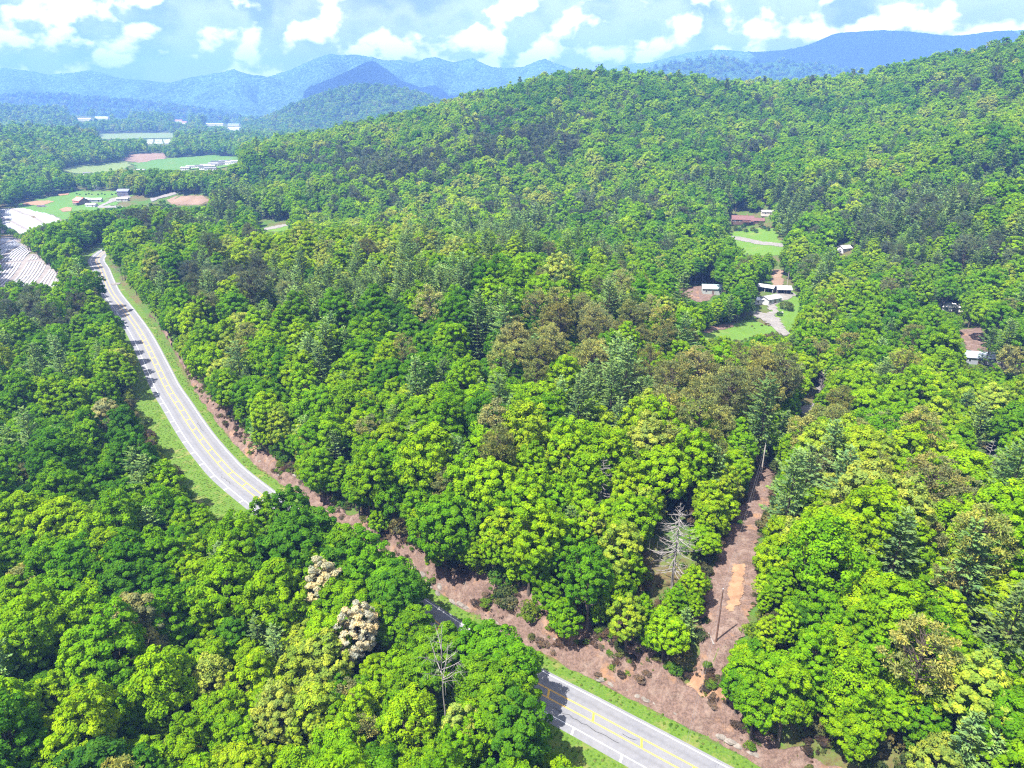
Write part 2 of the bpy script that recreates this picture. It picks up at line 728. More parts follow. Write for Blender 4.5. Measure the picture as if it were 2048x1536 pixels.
def mat_leaf(name, trans=0.35, var=0.35, hue=0.0, gloss=0.06):
    m, nt = new_mat(name)
    out = N(nt, 'ShaderNodeOutputMaterial')
    at = N(nt, 'ShaderNodeAttribute')
    at.attribute_type = 'INSTANCER'
    at.attribute_name = 'tint'
    v = N(nt, 'ShaderNodeAttribute')
    v.attribute_name = 'v'
    f = maprange(nt, v.outputs['Fac'], 0, 1, 1 - var, 1 + var)
    n1 = noise(nt, pos(nt), 0.35, 2, 0.5)
    f2 = math_node(nt, 'MULTIPLY', f, maprange(nt, n1, 0.3, 0.7, 0.85, 1.15))
    col = vmath(nt, 'SCALE', at.outputs['Color'])
    LK(nt, f2, col.node.inputs['Scale'])
    n5 = noise(nt, pos(nt), 0.9, 2, 0.5)
    hs = math_node(nt, 'ADD', math_node(nt, 'MULTIPLY', v.outputs['Fac'], 0.5), math_node(nt, 'MULTIPLY', n5, 0.5))
    warm = mixc(nt, maprange(nt, hs, 0.3, 0.7), (0.82, 0.95, 1.25), (1.22, 1.04, 0.8))
    col = mixc(nt, 1.0, col, warm, 'MULTIPLY')
    dif = N(nt, 'ShaderNodeBsdfDiffuse')
    tr = N(nt, 'ShaderNodeBsdfTranslucent')
    LK(nt, col, dif.inputs[0])
    tcol = mixc(nt, 1.0, col, (1.15, 1.05, 0.45), 'MULTIPLY')
    LK(nt, tcol, tr.inputs[0])
    mx = N(nt, 'ShaderNodeMixShader')
    mx.inputs[0].default_value = trans
    LK(nt, dif.outputs[0], mx.inputs[1])
    LK(nt, tr.outputs[0], mx.inputs[2])
    if gloss:
        gl = N(nt, 'ShaderNodeBsdfGlossy')
        gl.inputs['Roughness'].default_value = 0.5
        gl.inputs[0].default_value = (0.8, 0.85, 0.9, 1)
        m2 = N(nt, 'ShaderNodeMixShader')
        m2.inputs[0].default_value = gloss
        LK(nt, mx.outputs[0], m2.inputs[1])
        LK(nt, gl.outputs[0], m2.inputs[2])
        mx = m2
    LK(nt, mx.outputs[0], out.inputs[0])
    return m


def mat_mountain(name, dark, mid, light):
    m, nt = new_mat(name)
    p = pos(nt)
    vo = N(nt, 'ShaderNodeTexVoronoi')
    vo.inputs['Scale'].default_value = 0.075
    LK(nt, p, vo.inputs['Vector'])
    n1 = noise(nt, p, 0.004, 6, 0.65)
    n2 = noise(nt, p, 0.05, 5, 0.7)
    c = mixc(nt, maprange(nt, n1, 0.35, 0.65), dark, mid)
    c = mixc(nt, maprange(nt, n2, 0.42, 0.68, 0, 0.8), c, light)
    c2 = mixc(nt, maprange(nt, vo.outputs['Color'], 0.15, 0.8, 0.0, 0.5), c, dark)
    h = math_node(nt, 'SUBTRACT', math_node(nt, 'MULTIPLY', n2, 1.3), vo.outputs['Distance'] if False else math_node(nt, 'MULTIPLY', vo.outputs['Distance'], 0.06))
    principled(nt, c2, 0.95, 0.05, 0, h, 26.0, 1.0)
    return m


M_GROUND = mat_ground()
M_VERGE = mat_grass('verge_grass', (0.038, 0.080, 0.010), (0.080, 0.135, 0.014), (0.16, 0.135, 0.05), 0.75, 0.30)
M_LAWN = mat_grass('lawn_grass', (0.05, 0.105, 0.012), (0.085, 0.155, 0.016), (0.15, 0.145, 0.045), 0.5, 0.15)
M_FIELD = mat_grass('pasture_grass', (0.045, 0.105, 0.016), (0.065, 0.135, 0.018), (0.10, 0.12, 0.03), 0.5, 0.04)
M_PALEFIELD = mat_grass('pale_hay_grass', (0.085, 0.125, 0.035), (0.12, 0.155, 0.045), (0.15, 0.14, 0.06), 0.7, 0.03)
M_CLAY = mat_clay()
M_ASPHALT = mat_asphalt()
M_YELLOW = mat_paint('yellow_road_paint', (0.52, 0.30, 0.03))
M_WHITE = mat_paint('white_road_paint', (0.55, 0.55, 0.54))
M_TAR = simple('crack_sealant', (0.02, 0.02, 0.022), 0.6, 0.3, 4)
M_SOIL = mat_soil('ploughed_soil', (0.13, 0.088, 0.06), (0.185, 0.13, 0.092), 0.05)
M_REDDIRT = mat_soil('red_dirt', (0.16, 0.092, 0.055), (0.235, 0.145, 0.085), 0.5)
M_GRAVEL = mat_soil('gravel_drive', (0.125, 0.115, 0.108), (0.18, 0.168, 0.155), 0.5)
M_LEAF = mat_leaf('broad_leaves', 0.48, 0.22, gloss=0.0)
M_NEEDLE = mat_leaf('pine_needles', 0.32, 0.25, gloss=0.0)
M_BARK = simple('grey_brown_bark', (0.085, 0.07, 0.055), 0.95, 0.35, 1.5, 0.1)
M_DARKBARK = simple('dark_pine_bark', (0.05, 0.038, 0.03), 0.95, 0.35, 1.5, 0.1)
M_DEAD = simple('bleached_dead_wood', (0.165, 0.15, 0.14), 0.9, 0.25, 1.2, 0.1)
M_POLE = simple('creosoted_pole_wood', (0.10, 0.055, 0.038), 0.9, 0.25, 1.0, 0.15)
M_POLEGREY = simple('weathered_pole_wood', (0.30, 0.27, 0.24), 0.9, 0.2, 1.0, 0.15)
M_ROCK = simple('lichen_grey_rock', (0.13, 0.115, 0.10), 0.95, 0.55, 0.9, 0.15)
M_WIRE = simple('aluminium_wire', (0.13, 0.13, 0.135), 0.5, 0.1, 1.0, 0.4)
M_PLASTIC = simple('white_plastic_mulch', (0.27, 0.28, 0.31), 0.5, 0.08, 0.4, 0.3)
M_MTN = mat_mountain('mountain_forest', (0.02, 0.055, 0.015), (0.07, 0.16, 0.03), (0.19, 0.32, 0.05))
print('materials', round(time.time() - T0, 1))

# ------------------------------------------------------------------ the ground sheet
def axis(lo, hi, step, far_lo, far_hi, grow):
    a = [lo]
    s = step
    while a[-1] > far_lo:
        s *= grow
        a.append(a[-1] - s)
    b = [hi]
    s = step
    while b[-1] < far_hi:
        s *= grow
        b.append(b[-1] + s)
    return np.concatenate([np.array(a[1:][::-1]), np.arange(lo, hi + 0.01, step), np.array(b[1:])])


gx = axis(-200, 120, 1.25, -16000, 16000, 1.055)
gy = axis(50, 400, 1.25, -9000, 16000, 1.055)
GX, GY = np.meshgrid(gx, gy)
GZ = height(GX, GY)
nx, ny = len(gx), len(gy)
ii = np.arange(nx * ny).reshape(ny, nx)
F = np.stack([ii[:-1, :-1], ii[:-1, 1:], ii[1:, 1:], ii[1:, :-1]], -1).reshape(-1, 4)
ground = obj('ground', mesh_np('ground', np.stack([GX, GY, GZ], -1).reshape(-1, 3), F, [M_GROUND], smooth_shade=True))
tag(ground, 'wooded valley and hillside ground under leaf litter', kind='structure')
print('ground', nx, ny, round(time.time() - T0, 1))


def grid_z(x, y):
    """height of the ground mesh itself (bilinear on its own grid)"""
    x = np.asarray(x, float)
    y = np.asarray(y, float)
    i = np.clip(np.searchsorted(gx, x) - 1, 0, nx - 2)
    j = np.clip(np.searchsorted(gy, y) - 1, 0, ny - 2)
    fx = (x - gx[i]) / (gx[i + 1] - gx[i])
    fy = (y - gy[j]) / (gy[j + 1] - gy[j])
    return (GZ[j, i] * (1 - fx) + GZ[j, i + 1] * fx) * (1 - fy) + (GZ[j + 1, i] * (1 - fx) + GZ[j + 1, i + 1] * fx) * fy


def strip(name, s0, s1, d0, d1, mat, lift, nd=2, ds=1.0, d0f=None, d1f=None, follow=False, parent=None, relief=0.0):
    ss = np.arange(s0, s1 + 1e-6, ds)
    if len(ss) < 2:
        ss = np.array([s0, s1])
    cx = np.interp(ss, S, CL[:, 0])
    cyy = np.interp(ss, S, CL[:, 1])
    n0 = np.interp(ss, S, NRM[:, 0])
    n1 = np.interp(ss, S, NRM[:, 1])
    zz = np.interp(ss, S, ROAD_Z)
    D0 = np.full(len(ss), d0) if d0f is None else d0f(ss)
    D1 = np.full(len(ss), d1) if d1f is None else d1f(ss)
    t = np.linspace(0, 1, nd)
    D = D0[:, None] * (1 - t) + D1[:, None] * t
    X = cx[:, None] + n0[:, None] * D
    Y = cyy[:, None] + n1[:, None] * D
    Z = (grid_z(X, Y) if follow else np.broadcast_to(zz[:, None], X.shape)) + lift
    if relief:
        Z = Z - .12 * np.abs(2 * t - 1)[None] ** 4 + relief * np.sin(np.pi * t)[None] ** .7 * (np.clip(fbm(X / 2.2, Y / 2.2, 4, 91, .6), .3, .7) - .3) * 2.5
    k = np.arange(len(ss) * nd).reshape(len(ss), nd)
    Fq = np.stack([k[:-1, :-1], k[:-1, 1:], k[1:, 1:], k[1:, :-1]], -1).reshape(-1, 4)
    Fq = Fq[:, ::-1] if True else Fq
    me = mesh_np(name, np.stack([X, Y, Z], -1).reshape(-1, 3), Fq, [mat], smooth_shade=True, attrs={'across': D.ravel()})
    o = obj(name, me, parent)
    # upward facing
    if me.polygons[0].normal.z < 0:
        me.flip_normals()
    return o


S_END = S[-2]
HW = 3.9                                            # half distance between the white edge lines
road = strip('highway', 0, S_END, -5.6, 4.5, M_ASPHALT, 0.10, nd=22, ds=2.0)
tag(road, 'two lane grey asphalt highway sweeping round the wooded knoll', kind='structure')
for nm, d in (('yellow_line', -0.9), ('yellow_line', 0.9)):
    for off in (-0.09, 0.09):
        strip(nm, 0, S_END, d + off - 0.055, d + off + 0.055, M_YELLOW, 0.106, ds=2.0, parent=road)
strip('white_edge_line', 0, S_END, HW - 0.08, HW + 0.08, M_WHITE, 0.106, ds=2.0, parent=road)
strip('white_edge_line', 0, S_END, -HW - 0.08, -HW + 0.08, M_WHITE, 0.106, ds=2.0, parent=road)


def station(px, py):
    p = at_z(px, py, 0.0)
    d, k = road_sd(np.array([p[0]]), np.array([p[1]]))
    return S[k[0]], d[0]


def road_pt(s, d, z):
    q = [np.interp(s, S, A) for A in (CL[:, 0], CL[:, 1], NRM[:, 0], NRM[:, 1], ROAD_Z)]
    return (q[0] + q[2] * d, q[1] + q[3] * d, q[4] + z)


s_ref = station(1196, 1440)[0]
s_far = station(325, 740)[0]
for k in range(-4, 40):                             # yellow hatch bars across the painted median
    s = s_ref + 9.25 * k * 1.0
    if 0 < s < S_END - 3 and s < s_far + 60:
        P = [road_pt(s, -0.82, .110), road_pt(s + .42, -0.82, .110), road_pt(s + 1.2, 0.82, .110), road_pt(s + .78, 0.82, .110)]
        MB().add(P, [(0, 1, 2, 3)]).build('yellow_hatch_bar', M_YELLOW, road)
s_w = station(1152, 1463)[0]
for k in range(-4, 34):                             # white bars on the valley-side shoulder
    s = s_w + 9.25 * k
    if 0 < s < S_END - 3 and s < s_far + 20:
        P = [road_pt(s, -3.98, .110), road_pt(s + .34, -3.98, .110), road_pt(s - .06, -5.4, .110), road_pt(s - .4, -5.4, .110)]
        MB().add(P, [(0, 1, 2, 3)]).build('white_hatch_bar', M_WHITE, road)
rng = np.random.default_rng(7)
for s0, d0, ln in ((station(1117, 1418)[0], -2.2, 13), (station(1245, 1475)[0], -0.1, 3), (station(905, 1252)[0], 1.0, 4), (station(380, 850)[0], 2.0, 9), (station(450, 950)[0], -2.6, 7)):
    pts = [(s0 - t + rng.normal(0, .1), d0 + rng.normal(0, .18)) for t in np.arange(0, ln, 0.9)]
    mb = MB()
    for (a, b), (c, d) in zip(pts[:-1], pts[1:]):
        p, q = np.array(road_pt(a, b, .113)), np.array(road_pt(c, d, .113))
        t = q - p
        n = np.array([-t[1], t[0], 0]) / (np.linalg.norm(t) + 1e-6) * 0.045
        mb.add([p - n, q - n, q + n, p + n], [(0, 1, 2, 3)])
    mb.build('sealed_crack', M_TAR, road)

wob = lambda a, seed: (lambda s: a[0] + (fbm(s / 7.0, s * 0 + seed, 3, 3) - 0.5) * a[1])
verge_r = strip('grass_verge', 0, S_END, 4.4, 8.0, M_VERGE, 0.05, nd=5, d1f=wob((7.6, 2.4), 1.5))
tag(verge_r, 'mown grass strip between highway and red clay bank', kind='structure')
verge_l = strip('grass_verge', 0, S_END, -19, -5.5, M_VERGE, 0.12, nd=14, d0f=wob((-18.5, 6), 4.5), follow=True)
tag(verge_l, 'wide grass verge on the valley side of the highway', kind='structure')
s_nar = station(350, 795)[0]
bank = strip('clay_bank', 0, station(262, 640)[0], 7.4, 14, M_CLAY, 0.2, nd=18, ds=0.5, follow=True, relief=1.2,
             d0f=lambda s_: 7.5 + 1.2 * smooth(s_nar - 10, s_nar + 40, s_) + (fbm(s_ / 3.0, s_ * 0 + 3, 2, 8) - .5) * 1.0,
             d1f=lambda s_: wob((11.6, 5), 8.5)(s_) + 3.2 * smooth(S_HI0 - 15, S_HI0 + 10, s_) * (1 - smooth(S_HI1 - 10, S_HI1 + 20, s_)) - 2.2 * smooth(s_nar - 10, s_nar + 40, s_))
tag(bank, 'red clay road cut bank with leaf litter', kind='structure')


def patch(name, poly_px, mat, label, lift=0.25, kind='structure', z=None, res=None):
    """a sheet lying on the ground, outlined by photo pixels"""
    P = np.array([hit(*p) if z is None else at_z(p[0], p[1], z) for p in poly_px])
    # densify and wobble the outline, fill by a grid clipped to it
    ext = max(np.ptp(P[:, 0]), np.ptp(P[:, 1]))
    step = res or max(0.8, ext / 60)
    xs = np.arange(P[:, 0].min() - step, P[:, 0].max() + 2 * step, step)
    ys = np.arange(P[:, 1].min() - step, P[:, 1].max() + 2 * step, step)
    X, Y = np.meshgrid(xs, ys)
    wq = max(step * 4, 1.6)
    wx = X + (fbm(X / wq, Y / wq, 4, 41, .65) - .5) * wq * 1.1
    wy = Y + (fbm(X / wq, Y / wq, 4, 57, .65) - .5) * wq * 1.1
    ins = in_poly(wx, wy, P[:, :2])
    cell = ins[:-1, :-1] | ins[1:, 1:] | ins[:-1, 1:] | ins[1:, :-1]
    k = np.arange(X.size).reshape(X.shape)
    Fq = np.stack([k[:-1, :-1], k[:-1, 1:], k[1:, 1:], k[1:, :-1]], -1)[cell]
    Z = grid_z(X, Y) + lift
    used, inv = np.unique(Fq.ravel(), return_inverse=True)
    V = np.stack([X, Y, Z], -1).reshape(-1, 3)[used]
    o = obj(name, mesh_np(name, V, inv.reshape(-1, 4), [mat], smooth_shade=True))
    tag(o, label, kind=kind)
    return o


CUT_PX = [(1528, 925), (1548, 940), (1536, 1000), (1512, 1070), (1510, 1180), (1488, 1260), (1452, 1330), (1452, 1390), (1480, 1440),
          (1550, 1490), (1520, 1500), (1460, 1475), (1380, 1425), (1335, 1398), (1388, 1355), (1405, 1290), (1415, 1190), (1436, 1110), (1474, 1020), (1500, 960)]
patch('clay_track', CUT_PX, M_CLAY, 'bare reddish clay power line clearing running up from the highway', 0.26, res=0.6)
patch('clay_patch', [(1392, 1350), (1425, 1365), (1450, 1395), (1440, 1420), (1395, 1415), (1355, 1400)], M_REDDIRT, 'fresh orange clay scar at the foot of the clearing', 0.36, res=0.3)
patch('clay_patch', [(1470, 1130), (1488, 1130), (1482, 1190), (1468, 1225), (1452, 1220), (1462, 1170)], M_REDDIRT, 'orange clay scar halfway up the power line clearing', 0.36, res=0.3)

# ------------------------------------------------------------------ tree kinds (shared meshes)
def unit(v):
    return v / (np.linalg.norm(v, axis=-1, keepdims=True) + 1e-9)


def rdir(rng, n):
    return unit(rng.normal(size=(n, 3)))


def leaf_faces(C, Nn, size, rng, aspect=0.75, along=None):
    """rhombic leaf sprays at C facing Nn"""
    n = len(C)
    t = rdir(rng, n) if along is None else along
    t = unit(t - (t * Nn).sum(1, keepdims=True) * Nn) if along is None else t
    b = unit(np.cross(Nn, t))
    s = size[:, None]
    V = np.stack([C + t * s, C + b * s * aspect, C - t * s, C - b * s * aspect], 1).reshape(-1, 3)
    F = np.arange(4 * n, dtype=np.int32).reshape(n, 4)
    return V, F


def tube_np(mb, P, Rr, n=5):
    mb.tube(P, Rr, n, cap=False)


def broadleaf(seed, Ht=18.0, Rad=4.6, nc=60, nl=110, ls=0.30, base=0.30, open_=0.0, limbs=6, flat=0.75):
    rng = np.random.default_rng(seed)
    cz = Ht * (0.5 + base / 2)
    hz = Ht * (1 - base) / 2
    # uneven crown: several lobes
    nlobe = rng.integers(4, 7)
    lob_d = rdir(rng, nlobe)
    lob_d[:, 2] = np.abs(lob_d[:, 2]) * 0.7
    lob_d = unit(lob_d)
    d = rdir(rng, nc * 4)
    d = d[d[:, 2] > -0.45][:nc * 2]
    # spread
    keep = []
    for i in range(len(d)):
        if all(np.dot(d[i], d[j]) < math.cos(1.55 / math.sqrt(nc)) for j in keep):
            keep.append(i)
        if len(keep) >= nc:
            break
    d = d[keep]
    lobe = np.max(d @ lob_d.T, axis=1)
    rr = 0.66 + 0.40 * np.clip(lobe, 0, 1) ** 3 + rng.uniform(-0.12, 0.10, len(d))
    rr = np.where(rng.random(len(d)) < 0.25, rr * rng.uniform(0.55, 0.85, len(d)), rr)
    C = d * rr[:, None] * np.array([Rad, Rad, hz]) + np.array([0, 0, cz])
    taper = 1 - 0.25 * np.clip(d[:, 2], 0, 1)
    C[:, 0] *= taper
    C[:, 1] *= taper
    cr = Rad * rng.uniform(0.55, 1.0, len(d)) ** 1.0 * 2.35 / math.sqrt(len(d))
    Vs, Fs, vs, n0 = [], [], [], 0
    for c, r, dd in zip(C, cr, d):
        m = int(nl * rng.uniform(0.7, 1.3) * (1 - open_ * rng.random()))
        q = rdir(rng, m * 2) + unit(dd + np.array([0, 0, 0.55])) * 0.55
        q = unit(q)[:m]
        rad = r * rng.uniform(0.55, 1.12, m) ** 0.7
        pts = c + q * rad[:, None] * np.array([1, 1, flat])
        nn = unit(q * 0.8 + dd * 0.35 + rng.normal(size=q.shape) * 0.42 + np.array([0, 0, 0.3]))
        sz = ls * rng.uniform(0.6, 1.35, m)
        V, Fq = leaf_faces(pts, nn, sz, rng)
        Vs.append(V)
        Fs.append(Fq + n0)
        n0 += len(V)
        cv = rng.uniform(0.15, 0.85)
        vs.append(np.repeat(np.clip(cv + rng.normal(0, 0.16, m), 0, 1), 4))
    crown = (np.concatenate(Vs), np.concatenate(Fs), np.concatenate(vs))
    mb = MB()
    tr = 0.017 * Ht * (0.8 + 0.25 * rng.random())
    bend = rng.normal(0, 0.35, 2)
    top = cz + hz * 0.55
    zz = np.linspace(-0.6, top, 6)
    P = np.stack([bend[0] * (zz / Ht) ** 2 * 2, bend[1] * (zz / Ht) ** 2 * 2, zz], 1)
    mb.tube(P, tr * (1.15 - 0.95 * np.linspace(0, 1, 6) ** 0.8), 6, False)
    for j in rng.permutation(len(C))[:limbs * 2]:
        z0 = rng.uniform(Ht * base * 0.8, cz)
        st = np.array([bend[0] * (z0 / Ht) ** 2 * 2, bend[1] * (z0 / Ht) ** 2 * 2, z0])
        mid = (st + C[j]) / 2 + np.array([0, 0, -0.4]) + rng.normal(0, 0.3, 3)
        mb.tube(np.array([st, mid, C[j]]), tr * np.array([0.45, 0.28, 0.1]), 4, False)
    return crown, mb


def white_pine(seed, Ht=23.0, Rad=4.0, dense=1.0, ls=0.36, base=0.14, round_=0.0):
    rng = np.random.default_rng(seed)
    Vs, Fs, vs, n0 = [], [], [], 0
    mb = MB()
    zz = np.linspace(-0.6, Ht * 0.98, 7)
    lean = rng.normal(0, 0.3, 2)
    P = np.stack([lean[0] * zz / Ht, lean[1] * zz / Ht, zz], 1)
    mb.tube(P, 0.30 * (1.1 - 1.06 * np.linspace(0, 1, 7)), 6, False)
    z = Ht * base
    side = rng.uniform(0, 6.28)
    while z < Ht * 0.985:
        f = (z - Ht * base) / (Ht * (1 - base))
        prof = ((1 - f) ** 0.62 * (0.5 + 0.5 * min(1, f / 0.25)) + 0.06) * (0.8 + 0.35 * math.sin(z * 1.7 + seed) ** 2)
        nb = rng.integers(5, 8) if f < 0.85 else 4
        a0 = rng.uniform(0, 6.28)
        for b in range(nb):
            if f < 0.45 and rng.random() < 0.14:
                continue
            az = a0 + b * 6.283 / nb + rng.normal(0, 0.22)
            L = Rad * prof * rng.uniform(0.5, 1.2) * (1 + 0.2 * math.cos(az - side))
            rise = 0.10 + 0.55 * f + rng.normal(0, 0.07)
            dirv = np.array([math.cos(az), math.sin(az), rise])
            st = np.array([lean[0] * z / Ht, lean[1] * z / Ht, z])
            end = st + dirv * L
            if L > 1.2:
                mb.tube(np.array([st, end]), np.array([0.05, 0.015]) * (1.3 - f), 3, False)
            m = max(4, int(L * 7.5 * dense))
            t = rng.uniform(0.22, 1.0, m) ** 0.8
            c = st + dirv * (L * t)[:, None]
            perp = np.array([-math.sin(az), math.cos(az), 0])
            fan = (rng.uniform(-1, 1, m) * 0.36 * L * (1.15 - t) + rng.normal(0, 0.08, m))
            c = c + perp * fan[:, None]
            c[:, 2] += rng.uniform(-0.05, 0.22, m) - 0.12 * t ** 2 * L * 0.3
            al = unit(np.array([math.cos(az), math.sin(az), 0.25])[None] + perp[None] * (fan / (0.36 * L + 0.1))[:, None] * 0.8 + rng.normal(0, 0.25, (m, 3)))
            nn = unit(np.array([0, 0, 1.0]) + rng.normal(0, 0.45, (m, 3)))
            nn = unit(nn - (nn * al).sum(1, keepdims=True) * al)
            V, Fq = leaf_faces(c, nn, ls * rng.uniform(0.7, 1.4, m), rng, 0.42, al)
            Vs.append(V)
            Fs.append(Fq + n0)
            n0 += len(V)
            cv = rng.uniform(0.25, 0.75)
            vs.append(np.repeat(np.clip(cv + rng.normal(0, 0.18, m) + (t - 0.6) * 0.5, 0, 1), 4))
        z += rng.uniform(0.75, 1.3) * (1.0 if f < 0.7 else 0.7)
    return (np.concatenate(Vs), np.concatenate(Fs), np.concatenate(vs)), mb


def pitch_pine(seed, Ht=21.0, Rad=4.2, nc=58, nl=70, ls=0.22, base=0.45):
    rng = np.random.default_rng(seed)
    Vs, Fs, vs, n0 = [], [], [], 0
    mb = MB()
    zz = np.linspace(-0.6, Ht * 0.9, 7)
    lean = rng.normal(0, 0.6, 2)
    P = np.stack([lean[0] * (zz / Ht) ** 2, lean[1] * (zz / Ht) ** 2, zz], 1)
    mb.tube(P, 0.27 * (1.1 - 0.9 * np.linspace(0, 1, 7)), 6, False)
    cz, hz = Ht * (base + 1) / 2, Ht * (1 - base) / 2
    for i in range(nc):
        d = rdir(rng, 1)[0]
        d[2] = d[2] * 0.9 + 0.25
        d = unit(d)
        rr = rng.uniform(0.55, 1.0) ** 0.6
        c = d * rr * np.array([Rad, Rad, hz]) * rng.uniform(0.85, 1.08) + np.array([lean[0], lean[1], cz])
        z0 = max(Ht * base * 0.8, c[2] - rng.uniform(0.8, 2.5) - 0.2 * np.hypot(c[0], c[1]))
        st = np.array([lean[0] * (z0 / Ht) ** 2, lean[1] * (z0 / Ht) ** 2, z0])
        mid = st * 0.45 + c * 0.55 + np.array([0, 0, -0.35]) + rng.normal(0, 0.2, 3)
        mb.tube(np.array([st, mid, c]), np.array([0.085, 0.055, 0.02]), 4, False)
        r = rng.uniform(0.65, 1.15) * Rad / 4.2
        m = int(nl * rng.uniform(0.7, 1.3))
        q = rdir(rng, m)
        q[:, 2] = q[:, 2] * 0.8 + 0.25
        q = unit(q)
        pts = c + q * (r * rng.uniform(0.35, 1.0, m))[:, None] * np.array([1, 1, 0.7])
        nn = rdir(rng, m)
        al = unit(q + rng.normal(0, 0.5, (m, 3)))
        nn = unit(nn - (nn * al).sum(1, keepdims=True) * al)
        V, Fq = leaf_faces(pts, nn, ls * rng.uniform(0.7, 1.5, m), rng, 0.38, al)
        Vs.append(V)
        Fs.append(Fq + n0)
        n0 += len(V)
        cv = rng.uniform(0.2, 0.8)
        vs.append(np.repeat(np.clip(cv + rng.normal(0, 0.2, m), 0, 1), 4))
    return (np.concatenate(Vs), np.concatenate(Fs), np.concatenate(vs)), mb


def bare_tree(seed, Ht=18.0, nb=46, base=0.30, up=0.1, spread=4.0, conic=True, r0=0.24, twig=3):
    rng = np.random.default_rng(seed)
    mb = MB()
    zz = np.linspace(-0.6, Ht, 9)
    P = np.stack([np.cumsum(rng.normal(0, 0.08, 9)), np.cumsum(rng.normal(0, 0.08, 9)), zz], 1)
    mb.tube(P, r0 * (1.1 - 1.02 * np.linspace(0, 1, 9) ** 0.9), 7, False)
    br = MB()
    for i in range(nb):
        f = rng.uniform(0, 1)
        z = Ht * (base + (0.97 - base) * f)
        st = np.array([np.interp(z, zz, P[:, 0]), np.interp(z, zz, P[:, 1]), z])
        az = rng.uniform(0, 6.283)
        L = spread * ((1 - f) ** 0.6 if conic else (0.5 + 0.6 * (1 - f))) * rng.uniform(0.45, 1.1) + 0.3
        ts = np.linspace(0, 1, 4)
        dirv = np.array([math.cos(az), math.sin(az), 0])
        pts = st + dirv * (L * ts)[:, None]
        pts[:, 2] += L * (up * ts + (0.25 if conic else 0.1) * ts ** 2) + rng.normal(0, 0.08, 4) * ts
        pts[:, :2] += rng.normal(0, 0.12, (4, 2)) * ts[:, None]
        br.tube(pts, np.array([0.055, 0.042, 0.028, 0.012]) * (0.8 + L / 4), 4, False)
        for k in range(twig):
            t = rng.uniform(0.35, 0.95)
            p0 = st + (pts[-1] - st) * t
            w = unit(dirv + rng.normal(0, 0.8, 3) + np.array([0, 0, 0.3]))
            br.tube(np.array([p0, p0 + w * L * rng.uniform(0.2, 0.45)]), [0.022, 0.008], 3, False)
    return mb, br


def crown_mesh(name, c, mat):
    return mesh_np(name, c[0], c[1], [mat], attrs={'v': c[2]})


KINDS = {}


def register(kind, variants, leaf_mat, bark_mat):
    L = []
    for i, (c, mb) in enumerate(variants):
        cm = crown_mesh(f'{kind}_crown', c, leaf_mat)
        tm = mb.mesh(f'{kind}_trunk', bark_mat)
        L.append((cm, tm, c, mb))
    KINDS[kind] = L


register('broadleaf', [broadleaf(11, 18, 5.0, 150, 105, .205, .2), broadleaf(12, 20, 4.6, 150, 100, .205, .18), broadleaf(13, 16, 5.4, 160, 100, .205, .18),
                       broadleaf(14, 19, 5.3, 165, 100, .205, .22), broadleaf(15, 18, 4.2, 120, 105, .20, .16, .2), broadleaf(16, 18, 5.6, 175, 100, .21, .2),
                       broadleaf(17, 21, 4.8, 150, 100, .205, .22), broadleaf(18, 18, 5.0, 120, 90, .20, .24, .6, 12)], M_LEAF, M_BARK)
register('white_pine', [white_pine(21, 22, 5.0), white_pine(22, 24, 5.4), white_pine(23, 20, 4.5), white_pine(24, 22, 5.6, 0.9)], M_NEEDLE, M_DARKBARK)
register('pitch_pine', [pitch_pine(31), pitch_pine(32, 22, 4.6, 64), pitch_pine(33, 19, 3.9, 52), pitch_pine(34, 21, 4.3, 56, 60, .22, .4)], M_NEEDLE, M_DARKBARK)
register('shrub', [broadleaf(41, 3.2, 1.7, 16, 75, .17, .05, .3, 3, .9), broadleaf(42, 2.4, 1.8, 16, 70, .17, .02, .3, 3, .8), broadleaf(43, 4.4, 1.8, 18, 75, .18, .1, .4, 3)], M_LEAF, M_BARK)
print('trees', round(time.time() - T0, 1))

# coarser relatives for the distance (never seen near)
LOD = bpy.data.collections.new('forest_sources')
LODN = []


def lod_add(tagname, c, mb, leaf_mat, bark_mat):
    V, Fq, v = c
    if mb is not None:
        tv = np.concatenate(mb.V)
        me = bpy.data.meshes.new(tagname)
        tf4 = np.array([f for f in mb.F if len(f) == 4], np.int32)
        allV = np.concatenate([V, tv])
        me = mesh_np(tagname, allV, [Fq, tf4 + len(V)], [leaf_mat, bark_mat], np.concatenate([np.zeros(len(Fq), int), np.ones(len(tf4), int)]),
                     attrs={'v': np.concatenate([v, np.zeros(len(tv))])})
    else:
        me = mesh_np(tagname, V, Fq, [leaf_mat], attrs={'v': v})
    o = bpy.data.objects.new(f'{len(LODN):03d}_{tagname}', me)
    LOD.objects.link(o)
    LODN.append(tagname)
    return len(LODN) - 1


IDX = {}
for kind, lm, bm in (('broadleaf', M_LEAF, M_BARK), ('white_pine', M_NEEDLE, M_DARKBARK), ('pitch_pine', M_NEEDLE, M_DARKBARK), ('shrub', M_LEAF, M_BARK)):
    IDX[kind, 0] = [lod_add(kind, c, mb, lm, bm) for _, _, c, mb in KINDS[kind]]
IDX['broadleaf', 1] = [lod_add('broadleaf_mid', *broadleaf(51 + i, 18 + i % 3, 4.9 + .25 * (i % 4), 95, 46, .36, .18, .15), M_LEAF, M_BARK) for i in range(6)]
IDX['white_pine', 1] = [lod_add('white_pine_mid', *white_pine(61 + i, 21 + i, 4.9, 0.45, .6), M_NEEDLE, M_DARKBARK) for i in range(3)]
IDX['pitch_pine', 1] = [lod_add('pitch_pine_mid', *pitch_pine(66 + i, 20, 4.2, 44, 34, .34), M_NEEDLE, M_DARKBARK) for i in range(3)]
